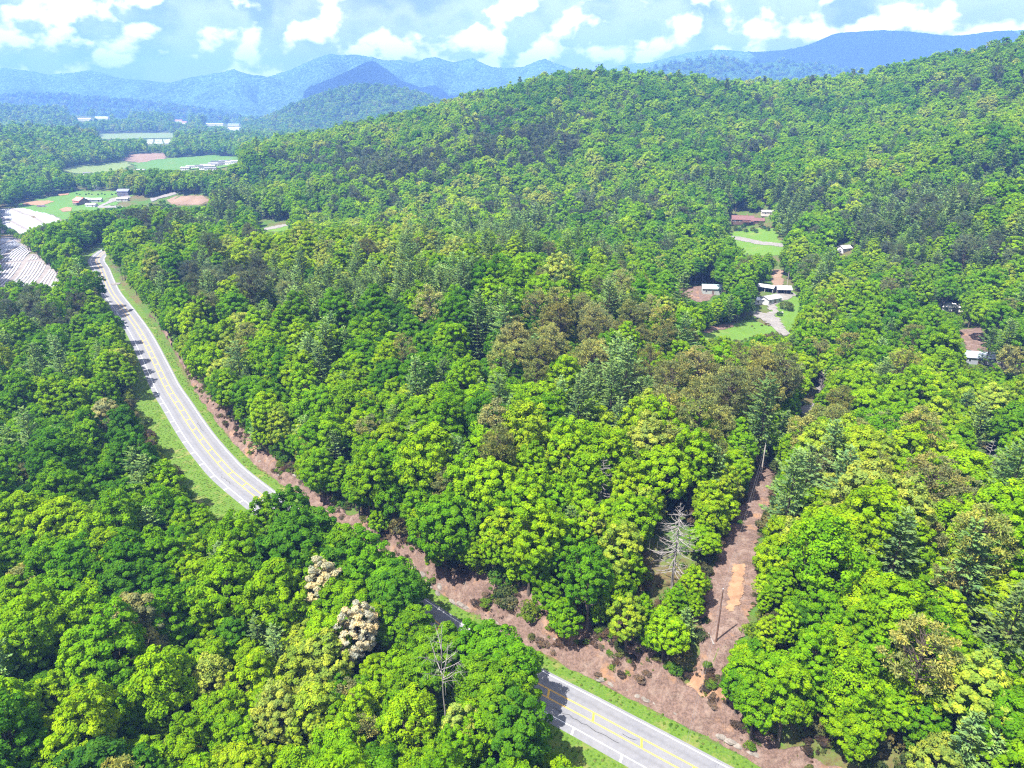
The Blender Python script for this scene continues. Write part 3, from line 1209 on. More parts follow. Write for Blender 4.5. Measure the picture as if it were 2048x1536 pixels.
IDX['broadleaf', 2] = [lod_add('broadleaf_far', broadleaf(71 + i, 17 + i % 3, 5.4, 46, 22, .66, .05)[0], None, M_LEAF, M_BARK) for i in range(5)]
IDX['white_pine', 2] = [lod_add('white_pine_far', white_pine(76 + i, 20, 5.2, 0.16, 1.1, .1)[0], None, M_NEEDLE, M_DARKBARK) for i in range(2)]
IDX['pitch_pine', 2] = [lod_add('pitch_pine_far', pitch_pine(78 + i, 20, 4.4, 26, 14, .62, .3)[0], None, M_NEEDLE, M_DARKBARK) for i in range(2)]
IDX['shrub', 1] = IDX['shrub', 2] = IDX['shrub', 0]


def instancer_group():
    ng = bpy.data.node_groups.new('stand_of_trees', 'GeometryNodeTree')
    ng.interface.new_socket('Geometry', in_out='INPUT', socket_type='NodeSocketGeometry')
    ng.interface.new_socket('Geometry', in_out='OUTPUT', socket_type='NodeSocketGeometry')
    gi = ng.nodes.new('NodeGroupInput')
    go = ng.nodes.new('NodeGroupOutput')
    m2p = ng.nodes.new('GeometryNodeMeshToPoints')
    iop = ng.nodes.new('GeometryNodeInstanceOnPoints')
    ci = ng.nodes.new('GeometryNodeCollectionInfo')
    ci.inputs['Collection'].default_value = LOD
    ci.inputs['Separate Children'].default_value = True
    ci.inputs['Reset Children'].default_value = True
    iop.inputs['Pick Instance'].default_value = True

    def att(nm, typ):
        n = ng.nodes.new('GeometryNodeInputNamedAttribute')
        n.data_type = typ
        n.inputs['Name'].default_value = nm
        return n.outputs['Attribute']
    ng.links.new(gi.outputs[0], m2p.inputs['Mesh'])
    ng.links.new(m2p.outputs[0], iop.inputs['Points'])
    ng.links.new(ci.outputs[0], iop.inputs['Instance'])
    ng.links.new(att('variant', 'INT'), iop.inputs['Instance Index'])
    comb = ng.nodes.new('ShaderNodeCombineXYZ')
    ng.links.new(att('spin', 'FLOAT'), comb.inputs[2])
    ng.links.new(comb.outputs[0], iop.inputs['Rotation'])
    ng.links.new(att('size', 'FLOAT_VECTOR'), iop.inputs['Scale'])
    ng.links.new(iop.outputs[0], go.inputs[0])
    return ng


NG = instancer_group()


def stuff_stand(name, P, variant, spin, size, tint, label):
    me = bpy.data.meshes.new(name)
    n = len(P)
    me.vertices.add(n)
    me.vertices.foreach_set('co', np.asarray(P, np.float32).ravel())
    a = me.attributes.new('variant', 'INT', 'POINT')
    a.data.foreach_set('value', np.asarray(variant, np.int32))
    a = me.attributes.new('spin', 'FLOAT', 'POINT')
    a.data.foreach_set('value', np.asarray(spin, np.float32))
    a = me.attributes.new('size', 'FLOAT_VECTOR', 'POINT')
    a.data.foreach_set('vector', np.asarray(size, np.float32).ravel())
    a = me.attributes.new('tint', 'FLOAT_COLOR', 'POINT')
    a.data.foreach_set('color', np.concatenate([tint, np.ones((n, 1))], 1).astype(np.float32).ravel())
    me.update()
    o = obj(name, me)
    md = o.modifiers.new('stand', 'NODES')
    md.node_group = NG
    tag(o, label, kind='stuff')
    return o


# ------------------------------------------------------------------ open ground in the photo (no crown may cover it)
CLEAR = [
    # highway, far to middle reach, with verge and bank
    [(190, 512), (207, 508), (222, 548), (256, 612), (290, 668), (328, 735), (353, 775), (408, 842), (466, 905), (525, 938), (605, 975), (628, 1005),
     (570, 1000), (555, 988), (520, 988), (495, 1005), (440, 955), (395, 890), (345, 830), (328, 805), (318, 760), (282, 690), (252, 645), (240, 612), (218, 572), (196, 540)],
    # verge on the valley side
    [(312, 800), (345, 850), (395, 905), (450, 965), (500, 1008), (490, 1035), (430, 1020), (392, 1015), (370, 970), (362, 920), (335, 870), (312, 835)],
    # bank glimpsed behind the roadside trees
    [(700, 1048), (745, 1062), (795, 1112), (780, 1118), (735, 1092)],
    [(822, 1140), (870, 1130), (930, 1172), (985, 1222), (1045, 1262), (1075, 1298), (1050, 1308), (990, 1272), (950, 1262), (905, 1262), (862, 1236), (845, 1205), (825, 1170)],
    # highway, near reach
    [(1062, 1335), (1075, 1312), (1120, 1312), (1180, 1345), (1240, 1375), (1330, 1402), (1400, 1345), (1440, 1400), (1480, 1440), (1560, 1500), (1600, 1550),
     (1180, 1550), (1095, 1470), (1085, 1440), (1058, 1400)],
    [(1528, 925), (1546, 940), (1534, 1000), (1508, 1070), (1505, 1180), (1482, 1260), (1446, 1335), (1392, 1352), (1412, 1290), (1420, 1190), (1442, 1110), (1478, 1020), (1504, 960)],
    # farm, rows and pasture on the valley floor
    [(28, 408), (90, 396), (150, 384), (250, 382), (262, 392), (300, 397), (348, 384), (352, 392), (300, 406), (245, 412), (205, 417), (140, 420), (142, 438), (118, 440), (60, 422)],
    [(0, 417), (48, 416), (122, 440), (70, 452), (48, 465), (0, 447)],
    [(0, 470), (30, 478), (60, 505), (80, 520), (112, 545), (118, 556), (112, 575), (80, 565), (40, 560), (0, 575)],
    [(330, 398), (352, 392), (405, 392), (420, 402), (395, 412), (340, 408)],
    [(520, 457), (545, 446), (585, 447), (582, 456), (560, 462), (530, 463)],
    [(512, 428), (532, 428), (532, 435), (512, 435)], [(628, 428), (640, 428), (640, 434), (628, 434)],
    [(196, 268), (345, 266), (348, 276), (205, 279)], [(293, 279), (341, 278), (340, 288), (294, 289)],
    [(112, 341), (160, 332), (200, 330), (245, 322), (258, 309), (328, 307), (332, 318), (420, 311), (472, 314), (478, 322), (445, 336), (380, 340), (330, 338), (250, 338), (160, 347)],
    # hollow beyond the knoll
    [(1452, 466), (1500, 458), (1545, 458), (1552, 470), (1568, 490), (1560, 508), (1490, 508), (1470, 482)],
    [(1458, 428), (1506, 428), (1542, 422), (1542, 434), (1506, 450), (1458, 448)],
    [(1308, 586), (1366, 574), (1408, 570), (1442, 574), (1442, 588), (1412, 602), (1395, 602), (1365, 588)],
    [(1520, 566), (1548, 572), (1546, 540), (1564, 540), (1566, 566), (1580, 568), (1596, 590), (1596, 640), (1575, 664), (1580, 674), (1560, 668), (1530, 640), (1516, 634), (1540, 612), (1512, 604), (1520, 588)],
    [(1402, 668), (1422, 656), (1500, 642), (1545, 655), (1540, 668), (1480, 678), (1410, 678)],
    [(1674, 490), (1702, 490), (1702, 506), (1674, 506)],
    [(1824, 588), (1850, 588), (1850, 600), (1824, 600)], [(1880, 610), (1925, 612), (1920, 622), (1882, 620)],
    [(1934, 708), (1968, 712), (1980, 722), (2048, 726), (2048, 738), (1990, 734), (1936, 726)],
    [(1918, 662), (1960, 656), (1962, 690), (1935, 700), (1925, 690)],
    [(1602, 818), (1624, 816), (1620, 830), (1602, 832)], [(1606, 775), (1640, 770), (1636, 800), (1612, 806)],
]
CLEAR.append([(1312, 1080), (1335, 1030), (1352, 1018), (1372, 1030), (1378, 1060), (1356, 1130), (1350, 1172), (1338, 1172), (1320, 1165), (1290, 1125)])
CLEAR.append([(1940, 905), (1954, 885), (1972, 910), (1958, 950)])
CLEAR.append([(1185, 935), (1198, 925), (1215, 960), (1205, 1010), (1190, 1010)])
CLEAR.append([(860, 1365), (890, 1335), (905, 1365), (925, 1385), (915, 1415), (885, 1410)])
CLEAR.append([(1514, 893), (1534, 893), (1532, 960), (1514, 960)])
TOWN = [(155, 226, 30), (170, 239, 24), (205, 236, 26), (242, 235, 22), (254, 226, 8), (358, 241, 12), (370, 245, 10), (430, 249, 34), (468, 250, 22), (470, 258, 26), (515, 253, 8), (538, 253, 10), (560, 259, 22)]
for (tx, ty, tw) in TOWN:
    CLEAR.append([(tx - tw / 2 - 2, ty - 5), (tx + tw / 2 + 2, ty - 5), (tx + tw / 2 + 2, ty + 3), (tx - tw / 2 - 2, ty + 3)])


def covered(px, py):
    m = np.zeros(px.shape, bool)
    for poly in CLEAR:
        a = np.array(poly, float)
        bb = (px >= a[:, 0].min()) & (px <= a[:, 0].max()) & (py >= a[:, 1].min()) & (py <= a[:, 1].max())
        if bb.any():
            m[bb] |= in_poly(px[bb], py[bb], a)
    return m


def blocks_view(x, y, z, Ht, Rad):
    """would this crown hide open ground that the photo shows? Trees on the cut bank may stand before the clay with their trunks."""
    bad = np.zeros(x.shape, bool)
    d, _k = road_sd(x, y)
    loose = (d > 0) & (d < 26) & (y < 260)
    for fz, fx in ((1.02, 0), (0.9, -.6), (0.9, .6), (0.75, -.9), (0.75, .9), (0.5, -1), (0.5, 1), (0.5, 0)):
        px, py, _ = project(x + Rad * fx, y, z + Ht * fz)
        bad |= covered(px, py)
    for fz in (0.5, 0.8):
        for fy in (-0.85, 0.85):
            px, py, _ = project(x, y + Rad * fy, z + Ht * fz)
            bad |= covered(px, py)
    low = np.zeros(x.shape, bool)
    for fz, fx in ((0.3, -.9), (0.3, .9), (0.25, 0), (0.0, 0)):
        px, py, _ = project(x + Rad * fx, y, z + Ht * fz)
        low |= covered(px, py)
    return bad | (low & ~loose)


def blobs(px, py, L):
    s = np.zeros(px.shape)
    for x, y, rx, ry, a in L:
        s = np.maximum(s, a * np.exp(-(((px - x) / rx) ** 2 + ((py - y) / ry) ** 2) ** 1.5))
    return s


B_WHITE = [(760, 610, 230, 70, .85), (640, 740, 90, 60, .5), (1010, 520, 190, 50, .5), (830, 720, 130, 60, .55), (1440, 395, 190, 35, .6), (1570, 420, 60, 45, .6),
           (1880, 480, 200, 90, .5), (1580, 1000, 80, 100, .75), (1790, 1120, 80, 70, .75), (950, 660, 60, 60, .7), (1930, 1240, 120, 60, .4), (1250, 810, 100, 60, .5),
           (430, 430, 140, 50, .3), (1060, 480, 70, 40, .6), (1330, 1270, 60, 80, .55), (115, 765, 35, 35, .8), (60, 700, 70, 40, .4), (1040, 870, 60, 70, .5), (880, 950, 70, 50, .35),
           (1180, 1000, 60, 60, .4), (1980, 1020, 60, 90, .5), (1650, 560, 60, 50, .3)]
B_BROWN = [(1150, 690, 200, 75, .85), (1430, 790, 130, 80, .8), (1000, 960, 90, 60, .45), (1640, 865, 60, 50, .85), (1730, 950, 120, 60, .6), (1910, 1130, 80, 70, .7),
           (1850, 470, 210, 80, .42), (360, 440, 100, 40, .65), (470, 590, 120, 50, .65), (60, 640, 90, 40, .6), (1060, 290, 150, 50, .6), (760, 350, 170, 45, .6), (1180, 430, 200, 30, .4), (1480, 300, 60, 40, .5), (1900, 190, 60, 30, .4),
           (1400, 970, 70, 60, .7), (1980, 760, 60, 30, .5), (1000, 760, 50, 60, .5), (1300, 700, 80, 50, .7), (170, 600, 60, 30, .4)]
B_LIME = [(700, 510, 300, 60, .8), (1200, 880, 300, 140, .6), (620, 1400, 300, 170, .65), (1750, 1000, 300, 200, .6), (1850, 1450, 260, 140, .6), (1700, 620, 220, 90, .6), (1820, 820, 330, 170, .7), (1800, 350, 300, 90, .35),
          (550, 700, 150, 60, .5), (1250, 1350, 70, 40, .6), (120, 1300, 160, 100, .3)]
B_DEEP = [(250, 920, 180, 160, .25), (380, 600, 160, 60, .35), (1150, 1120, 150, 80, .45), (1750, 660, 130, 60, .45), (1400, 250, 300, 80, .35), (560, 1060, 120, 80, .4), (30, 1050, 120, 120, .35)]

B_LIME += [(1600, 300, 500, 160, .3), (1000, 400, 400, 90, .3)]
RAMP_T = np.array([0.0, 0.22, 0.45, 0.68, 0.86, 1.0])
RAMP_C = np.array([(0.038, 0.112, 0.010), (0.062, 0.178, 0.006), (0.108, 0.240, 0.004), (0.152, 0.285, 0.004), (0.195, 0.310, 0.006), (0.225, 0.290, 0.045)])


def tint_for(kind, x, y, px, py, rng):
    n = len(x)
    t = 0.53 + (fbm(x / 60., y / 60., 3, 77) - .5) * 0.7 + rng.normal(0, 0.19, n) + blobs(px, py, B_LIME) * 0.30 - blobs(px, py, B_DEEP) * 0.32
    t = np.clip(t, 0, 1)
    c = np.stack([np.interp(t, RAMP_T, RAMP_C[:, k]) for k in range(3)], 1)
    wp = np.array([0.108, 0.185, 0.052]) * rng.uniform(0.75, 1.35, (n, 1)) + rng.normal(0, 0.004, (n, 3))
    bp = np.array([0.165, 0.185, 0.050]) * rng.uniform(0.7, 1.3, (n, 1)) + rng.normal(0, 0.006, (n, 3))
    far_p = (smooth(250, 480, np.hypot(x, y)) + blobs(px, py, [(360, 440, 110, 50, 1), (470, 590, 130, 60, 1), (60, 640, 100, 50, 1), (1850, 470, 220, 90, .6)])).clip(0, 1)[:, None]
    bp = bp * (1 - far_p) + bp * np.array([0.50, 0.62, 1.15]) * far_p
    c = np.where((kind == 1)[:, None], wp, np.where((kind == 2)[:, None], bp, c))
    c = c * rng.uniform(0.88, 1.12, (n, 1))
    return np.clip(c, 0.004, 0.6), t


def hexgrid(x0, x1, y0, y1, sp, rng, jit=0.36):
    ys = np.arange(y0, y1, sp * 0.866)
    xs = np.arange(x0, x1, sp)
    X, Y = np.meshgrid(xs, ys)
    X = X + (np.arange(len(ys)) % 2)[:, None] * sp / 2
    X = X + rng.uniform(-jit, jit, X.shape) * sp
    Y = Y + rng.uniform(-jit, jit, Y.shape) * sp
    return X.ravel(), Y.ravel()


# visibility of the ground beyond the ridges (generous margin)
_th = np.linspace(-1.0, 1.0, 241)
_rr = np.geomspace(60, 5200, 260)
_TH, _RR = np.meshgrid(_th, _rr, indexing='ij')
_hz = height(_RR * np.sin(_TH), _RR * np.cos(_TH)) + 12
_el = np.maximum.accumulate((_hz - CAM_H) / _RR, axis=1)


def seen(x, y, ztop, margin=0.02):
    th = np.arctan2(x, y)
    r = np.hypot(x, y)
    i = np.clip(np.searchsorted(_th, th), 0, len(_th) - 1)
    j = np.clip(np.searchsorted(_rr, r * 0.93) - 1, 0, len(_rr) - 1)
    return (ztop - CAM_H) / r > _el[i, j] - margin


S_GAP0, S_GAP1 = station(1075, 1375)[0], station(520, 995)[0]   # reach where the wood crowds the highway
S_OPEN0, S_OPEN1 = station(520, 995)[0] + 4, station(338, 790)[0]   # reach with the wide mown verge
rng = np.random.default_rng(2024)
TX, TY, TZ, TK, TS, TSP, TL, TSMALL = [], [], [], [], [], [], [], []
BANDS = [(50, 230, 6.9, 0.86), (230, 480, 7.0, 0.80), (480, 1000, 8.2, 0.74), (1000, 1700, 10.5, 0.72), (1700, 2700, 14.5, 0.70), (2700, 4300, 20, 0.70)]
BASE_H = np.array([18.5, 23.0, 21.0])
BASE_R = np.array([5.0, 4.7, 4.4])
for bi, (r0, r1, sp, thm) in enumerate(BANDS):
    xm = r1 * math.sin(thm)
    x, y = hexgrid(-xm, xm, 20, r1, sp, rng)
    r = np.hypot(x, y)
    th = np.abs(np.arctan2(x, y))
    m = (r >= r0) & (r < r1) & (th < thm) & (y > 15)
    x, y, r = x[m], y[m], r[m]
    z = grid_z(x, y)
    px, py, dep = project(x, y, z + 10)
    pw = 0.06 + blobs(px, py, B_WHITE)
    pb = 0.04 + blobs(px, py, B_BROWN)
    cl_noise = fbm(x / 30., y / 30., 2, 123)
    pw = pw * smooth(0.25, 0.6, cl_noise) * 1.5
    pb = pb * smooth(0.75, 0.4, 1 - cl_noise) * 1.0 + pb * 0.3
    u = rng.random(len(x))
    kind = np.where(u < pw, 1, np.where(u < pw + pb, 2, 0))
    sc = (0.72 + 0.5 * rng.random(len(x)) ** 1.3) * (1.0 + 0.35 * (fbm(x / 40., y / 40., 2, 55) - 0.5))
    if bi >= 2:
        sc *= (1.0, 1.0, 1.08, 1.2, 1.4, 1.7)[bi]
    keep = seen(x, y, z + BASE_H[kind] * sc, 0.02)
    d, kk = road_sd(x, y)
    keep &= (d > 9.3) | (d < np.where((kk > S_GAP0) & (kk < S_GAP1), -8.0, np.where((kk > S_OPEN0) & (kk < S_OPEN1), -19.5, -11.5)))
    x, y, z, kind, sc, r = (a[keep] for a in (x, y, z, kind, sc, r))
    hh = BASE_H[kind] * sc * (1.0 if bi < 3 else 0.9)
    bad = blocks_view(x, y, z, hh, BASE_R[kind] * sc)
    ok = ~bad
    TX.append(x[ok]); TY.append(y[ok]); TZ.append(z[ok]); TK.append(kind[ok]); TS.append(sc[ok])
    TL.append(np.full(ok.sum(), 0 if bi < 2 else (1 if bi == 2 else 2)))
    TSMALL.append(np.zeros(ok.sum(), bool))
    # smaller trees squeezed in where a full one would hide open ground
    if bi < 5 and bad.any():
        xs, ys = np.repeat(x[bad], 3), np.repeat(y[bad], 3)
        xs = xs + rng.uniform(-.4, .4, len(xs)) * sp
        ys = ys + rng.uniform(-.4, .4, len(ys)) * sp
        zs = grid_z(xs, ys)
        s2 = rng.uniform(0.3, 0.75, len(xs))
        k2 = np.where(rng.random(len(xs)) < 0.1, 1, 0)
        d, kk = road_sd(xs, ys)
        g = ~blocks_view(xs, ys, zs, BASE_H[k2] * s2, BASE_R[k2] * s2) & ((d > 10) | (d < np.where((kk > S_OPEN0) & (kk < S_OPEN1), -18.0, -11.5)))
        TX.append(xs[g]); TY.append(ys[g]); TZ.append(zs[g]); TK.append(k2[g]); TS.append(s2[g])
        TL.append(np.full(g.sum(), 0 if bi < 2 else (1 if bi == 2 else 2)))
        TSMALL.append(np.ones(g.sum(), bool))
# a lower storey that closes the canopy
for bi, (r0, r1, sp, thm) in enumerate([(50, 230, 5.8, .86), (230, 480, 6.2, .8), (480, 1000, 8.4, .74)]):
    xm = r1 * math.sin(thm)
    x, y = hexgrid(-xm, xm, 20, r1, sp, rng, .45)
    r = np.hypot(x, y)
    m = (r >= r0) & (r < r1) & (np.abs(np.arctan2(x, y)) < thm) & (y > 15)
    x, y = x[m], y[m]
    z = grid_z(x, y)
    sc = rng.uniform(.42, .8, len(x)) * (1, 1, 1.05)[bi]
    kind = np.where(rng.random(len(x)) < .06, 1, 0)
    d, kk = road_sd(x, y)
    ok = seen(x, y, z + 12, .02) & ((d > 9.6) | (d < np.where((kk > S_GAP0) & (kk < S_GAP1), -8.0, np.where((kk > S_OPEN0) & (kk < S_OPEN1), -18.5, -11.5))))
    x, y, z, sc, kind = (a[ok] for a in (x, y, z, sc, kind))
    ok = ~blocks_view(x, y, z, BASE_H[kind] * sc, BASE_R[kind] * sc)
    TX.append(x[ok]); TY.append(y[ok]); TZ.append(z[ok]); TK.append(kind[ok]); TS.append(sc[ok])
    TL.append(np.full(ok.sum(), 0 if bi < 2 else 1))
    TSMALL.append(np.ones(ok.sum(), bool))
TX, TY, TZ, TK, TS, TL, TSMALL = (np.concatenate(a) for a in (TX, TY, TZ, TK, TS, TL, TSMALL))
TPX, TPY, TDEP = project(TX, TY, TZ + 10)
TINT, TT = tint_for(TK, TX, TY, TPX, TPY, rng)
TSPIN = rng.uniform(0, 6.283, len(TX))
TVAR = rng.integers(0, 1000, len(TX))
print('tree points', len(TX), [int((TK == k).sum()) for k in range(3)], round(time.time() - T0, 1))

# trees standing where a special tree goes are left out
SPECIAL = []                                        # (kind, px, py of the crown's middle, crown height above ground, scale, tint, label, category)
for a in [
    (0, 648, 1180, 11.5, 0.92, (0.36, 0.34, 0.20), 'tree covered in cream blossom, leaning over the highway, beside pale olive crowns'),
    (0, 716, 1262, 11.5, 0.86, (0.40, 0.37, 0.24), 'cream blossoming tree at the highway edge, the one closer to the bare snag'),
    (0, 205, 822, 12.0, 1.0, (0.23, 0.25, 0.10), 'pale cream-green flowering tree below the highway bend'),
    (0, 275, 1275, 12.0, 1.25, (0.185, 0.20, 0.07), 'large pale olive broadleaf tree in full flower below the highway'),
    (1, 955, 668, 12.0, 1.15, (0.105, 0.182, 0.052), 'tallest white pine standing above the knoll, beside the brown pines'),
    (1, 1785, 1130, 12.0, 1.0, (0.105, 0.182, 0.052), 'tall broad white pine beyond the power line clearing'),
    (1, 1578, 1000, 12.0, 1.0, (0.105, 0.182, 0.052), 'tall white pine right beside the top of the power line clearing'),
    (1, 640, 745, 12.0, 0.95, (0.105, 0.182, 0.052), 'dark white pine standing above lime trees on the road side of the knoll'),
    (1, 350, 0, 0, 0, None, None)]:
    if a[4] > 0:
        SPECIAL.append(a)
alive = np.ones(len(TX), bool)
# the wood that leans over the highway on its verge side
for i, (px, py, sc, tn) in enumerate([(540, 1060, .9, 1), (585, 1042, .95, 0), (640, 1062, 1.0, 0), (690, 1085, .9, 1), (600, 1120, 1.05, 0), (735, 1130, .95, 2), (775, 1165, 1.0, 2), (800, 1215, 1.0, 0),
                                      (835, 1262, .85, 1), (900, 1300, .8, 1), (945, 1310, .8, 2), (985, 1322, .95, 2), (1030, 1340, .85, 2), (1015, 1390, .95, 1), (860, 1330, .9, 1), (960, 1390, .9, 1), (680, 1150, 1.0, 0), (1010, 1450, 1.0, 1), (1040, 1500, 1.0, 0)]):
    SPECIAL.append((0, px, py, None, sc, [(.060, .165, .008), (.100, .215, .006), (.085, .22, .006)][tn], f'{["dark", "mid", "bright"][tn]} green tree leaning out over the highway edge {["by the white hatched shoulder", "between bend and blossoming trees", "beside the blossoming trees", "near the forked snag", "beyond the forked snag"][0 if px < 600 else 1 if px < 700 else 2 if px < 850 else 3 if px < 970 else 4]}'))
SP_OBJ = []
for (k, px, py, hc, sc, tint, lab) in SPECIAL:
    if hc is None:
        for hc in np.arange(9, 20, .5):
            p = hit(px, py, hc)
            if road_sd(p[:1], p[1:2])[0][0] < -7.2:
                break
        sc = sc * max(1.0, hc / 12.0)
        g = float(grid_z(p[0], p[1]))
        alive &= np.hypot(TX - p[0], TY - p[1]) > 3.6
        SP_OBJ.append((k, p[0], p[1], g, sc, tint, lab))
        continue
    p = hit(px, py, hc)
    g = float(grid_z(p[0], p[1]))
    alive &= np.hypot(TX - p[0], TY - p[1]) > 4.6
    SP_OBJ.append((k, p[0], p[1], g, sc, tint, lab))
    # nothing taller directly in front
    tpx, tpy, tdep = project(TX, TY, TZ + BASE_H[TK] * TS * 0.8)
    dep0 = project(p[0], p[1], g)[2]
    alive &= ~((np.abs(tpx - px) < 28 * sc) & (np.abs(tpy - py) < 45 * sc) & (tdep < dep0) & (tdep > dep0 - 40))

IND = {0: [], 1: [], 2: []}
vis = alive & (TPX > -10) & (TPX < 2058) & (TPY > 40) & (TPY < 1580) & (TDEP > 50)
size_px = np.where(vis, BASE_R[TK] * TS / np.maximum(TDEP, 1), 0)
taken = np.zeros(len(TX), bool)
for k, nmax in ((0, 296), (1, 290), (2, 290)):
    idx = np.nonzero(vis & (TK == k))[0]
    idx = idx[np.argsort(-size_px[idx])][:nmax]
    idx = idx[TDEP[idx] < 520]
    IND[k] = idx
    taken[idx] = True

PROTO = {}
KN = ['broadleaf', 'white_pine', 'pitch_pine']
ON = ['broadleaf_tree', 'white_pine_tree', 'pitch_pine_tree']


def place_tree(name, kname, var, x, y, z, sc, spin, tint, label, cat, group=None, sz=1.0):
    cm, tm = KINDS[kname][var % len(KINDS[kname])][:2]
    e = empty(name, (x, y, z - 0.1), spin)
    e.scale = (sc, sc, sc * sz)
    t = obj('trunk', tm, e)
    c = obj('crown', cm, e)
    c['tint'] = [float(v) for v in tint]
    tag(e, label, cat, group)
    return e


def zone(x, y):
    d, k = road_sd(np.array([x]), np.array([y]))
    if math.hypot(x, y) > 345 or (y > 300 and x > 40):
        return 'on the slopes behind the wooded knoll'
    if d[0] < 0 and d[0] > -900:
        return 'in the wood along the highway verge'
    cx = np.interp(y, [60, 96, 169, 245], [22, 36, 66, 110])
    if x > cx:
        return 'beyond the power line clearing'
    return 'on the knoll above the clay bank'


def tone(t):
    return 'deep green' if t < 0.25 else 'mid green' if t < 0.47 else 'bright green' if t < 0.72 else 'yellow-green'


LAND = []
for nm, px, py, rad in (('dark brown utility pole', 1432, 1284, 20), ('pale pole atop the clearing', 1521, 958, 22), ('bleached dead conifer', 1345, 1178, 18), ('forked bare snag', 898, 1500, 18),
                        ('thin dead pine', 1197, 1062, 18), ('dead conifer past the clearing', 1952, 1010, 25), ('brown roofed house', 1484, 446, 45), ('white roofed sheds', 1540, 600, 40),
                        ('blue-grey metal roof', 1952, 724, 40), ('green roofed shed', 1424, 586, 35), ('white hatched shoulder', 430, 950, 30), ('orange clay scar', 1420, 1390, 18),
                        ('white crop rows', 80, 545, 60), ('highway bend', 210, 530, 60), ('lawn by the sheds', 1470, 668, 35), ('gravel lane glimpse', 1612, 822, 30)):
    p = hit(px, py)
    LAND.append((nm, p[0], p[1], rad))
for nm, j, rad in (('first blossoming tree by the bank', 0, 18), ('blossoming tree beside the snag', 1, 18), ('cream-green flowering tree', 2, 22), ('large pale olive flowering tree', 3, 22), ('tallest white pine', 4, 28), ('broad white pine', 5, 20), ('lone dark pine over lime trees', 7, 25)):
    q = [o for o in SP_OBJ if 'leaning out' not in o[6]][j]
    LAND.append((nm, q[1], q[2], rad))
LXY = np.array([(a[1], a[2]) for a in LAND])
LR = np.array([a[3] for a in LAND])


def place_words(x, y):
    dd = np.hypot(LXY[:, 0] - x, LXY[:, 1] - y) / LR
    j = int(dd.argmin())
    if dd[j] < 1:
        return 'near the ' + LAND[j][0]
    return zone(x, y)


SHAPE = ['round', 'tall-domed', 'broad', 'wide-domed', 'narrow', 'spreading', 'upright', 'open']
for k in (0, 1, 2):
    for i in IND[k]:
        zn = place_words(TX[i], TY[i])
        big = 'tall' if TS[i] > 1.0 else ('low young' if TSMALL[i] else 'middling')
        lum = TINT[i] @ np.array([.2, .7, .1])
        if k == 0:
            lab = f'{big} {tone(TT[i])} {SHAPE[TVAR[i] % 8]}-crowned tree {zn}'
            cat = 'broadleaf tree'
        elif k == 1:
            sh = ['slender', 'layered', 'compact', 'wide-boughed'][TVAR[i] % 4]
            lab = f'{big} {sh} {"dark" if lum < .14 else "pale" if lum > .185 else "blue"}-green white pine {zn}'
            cat = 'white pine'
        else:
            sh = ['rounded', 'billowy', 'thin', 'ragged'][TVAR[i] % 4]
            lab = f'{big} {sh} {"dark brown" if lum < .14 else "pale olive" if lum > .19 else "olive-brown"} pine {zn}'
            cat = 'pine tree'
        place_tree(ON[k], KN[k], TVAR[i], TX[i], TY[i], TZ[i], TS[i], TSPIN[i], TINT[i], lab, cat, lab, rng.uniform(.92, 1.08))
for (k, x, y, z, sc, tint, lab) in SP_OBJ:
    place_tree(('blossoming_tree' if 'blossom' in lab or 'flower' in lab else ON[k]), KN[k], int(x * 7) % 7 if k == 0 else 1, x, y, z, sc, 1.0, tint, lab, ['flowering tree' if 'flower' in lab or 'blossom' in lab else 'broadleaf tree', 'white pine', 'pine tree'][k], lab if 'leaning out' in lab else None)

rest = alive & ~taken
for k, nm, lab in ((0, 'broadleaf_forest', 'spring green broadleaf forest covering the far slopes and valley'), (1, 'white_pine_forest', 'blue-green white pines scattered through the far forest'), (2, 'pitch_pine_forest', 'olive-brown pines scattered through the far forest')):
    idx = np.nonzero(rest & (TK == k))[0]
    var = np.array([IDX[KN[k], l][v % len(IDX[KN[k], l])] for l, v in zip(TL[idx], TVAR[idx])])
    sz = np.stack([TS[idx], TS[idx], TS[idx] * rng.uniform(.9, 1.1, len(idx))], 1)
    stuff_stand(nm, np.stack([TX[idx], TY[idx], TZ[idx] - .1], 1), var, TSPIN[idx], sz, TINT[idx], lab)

# undergrowth: laurel and saplings on the forest floor and along the edges
ux, uy = hexgrid(-230, 190, 40, 330, 3.3, rng, 0.45)
ud, uk = road_sd(ux, uy)
m = (np.abs(np.arctan2(ux, uy)) < 0.85) & (np.hypot(ux, uy) > 55) & ((ud > 11.5) | (ud < -12.5))
ux, uy = ux[m], uy[m]
uz = grid_z(ux, uy)
us = rng.uniform(0.5, 1.35, len(ux))
ub = blocks_view(ux, uy, uz, 3.2 * us, 1.3 * us)
us = np.where(ub, us * 0.35, us)
ok = ~blocks_view(ux, uy, uz, 2.5 * us, 0.8 * us) | (rng.random(len(ux)) < 0.05)
ux, uy, uz, us = ux[ok], uy[ok], uz[ok], us[ok]
ut = np.array([(0.05, 0.075, 0.022), (0.06, 0.14, 0.014), (0.10, 0.10, 0.04), (0.11, 0.17, 0.015), (0.10, 0.075, 0.045)])[rng.integers(0, 5, len(ux))] * rng.uniform(.75, 1.25, (len(ux), 1))
sv = np.array(IDX['shrub', 0])[rng.integers(0, 3, len(ux))]
stuff_stand('undergrowth', np.stack([ux, uy, uz - .05], 1), sv, rng.uniform(0, 6.28, len(ux)), np.stack([us, us, us * rng.uniform(.7, 1.1, len(us))], 1), ut, 'mixed laurel and sapling undergrowth on the forest floor')

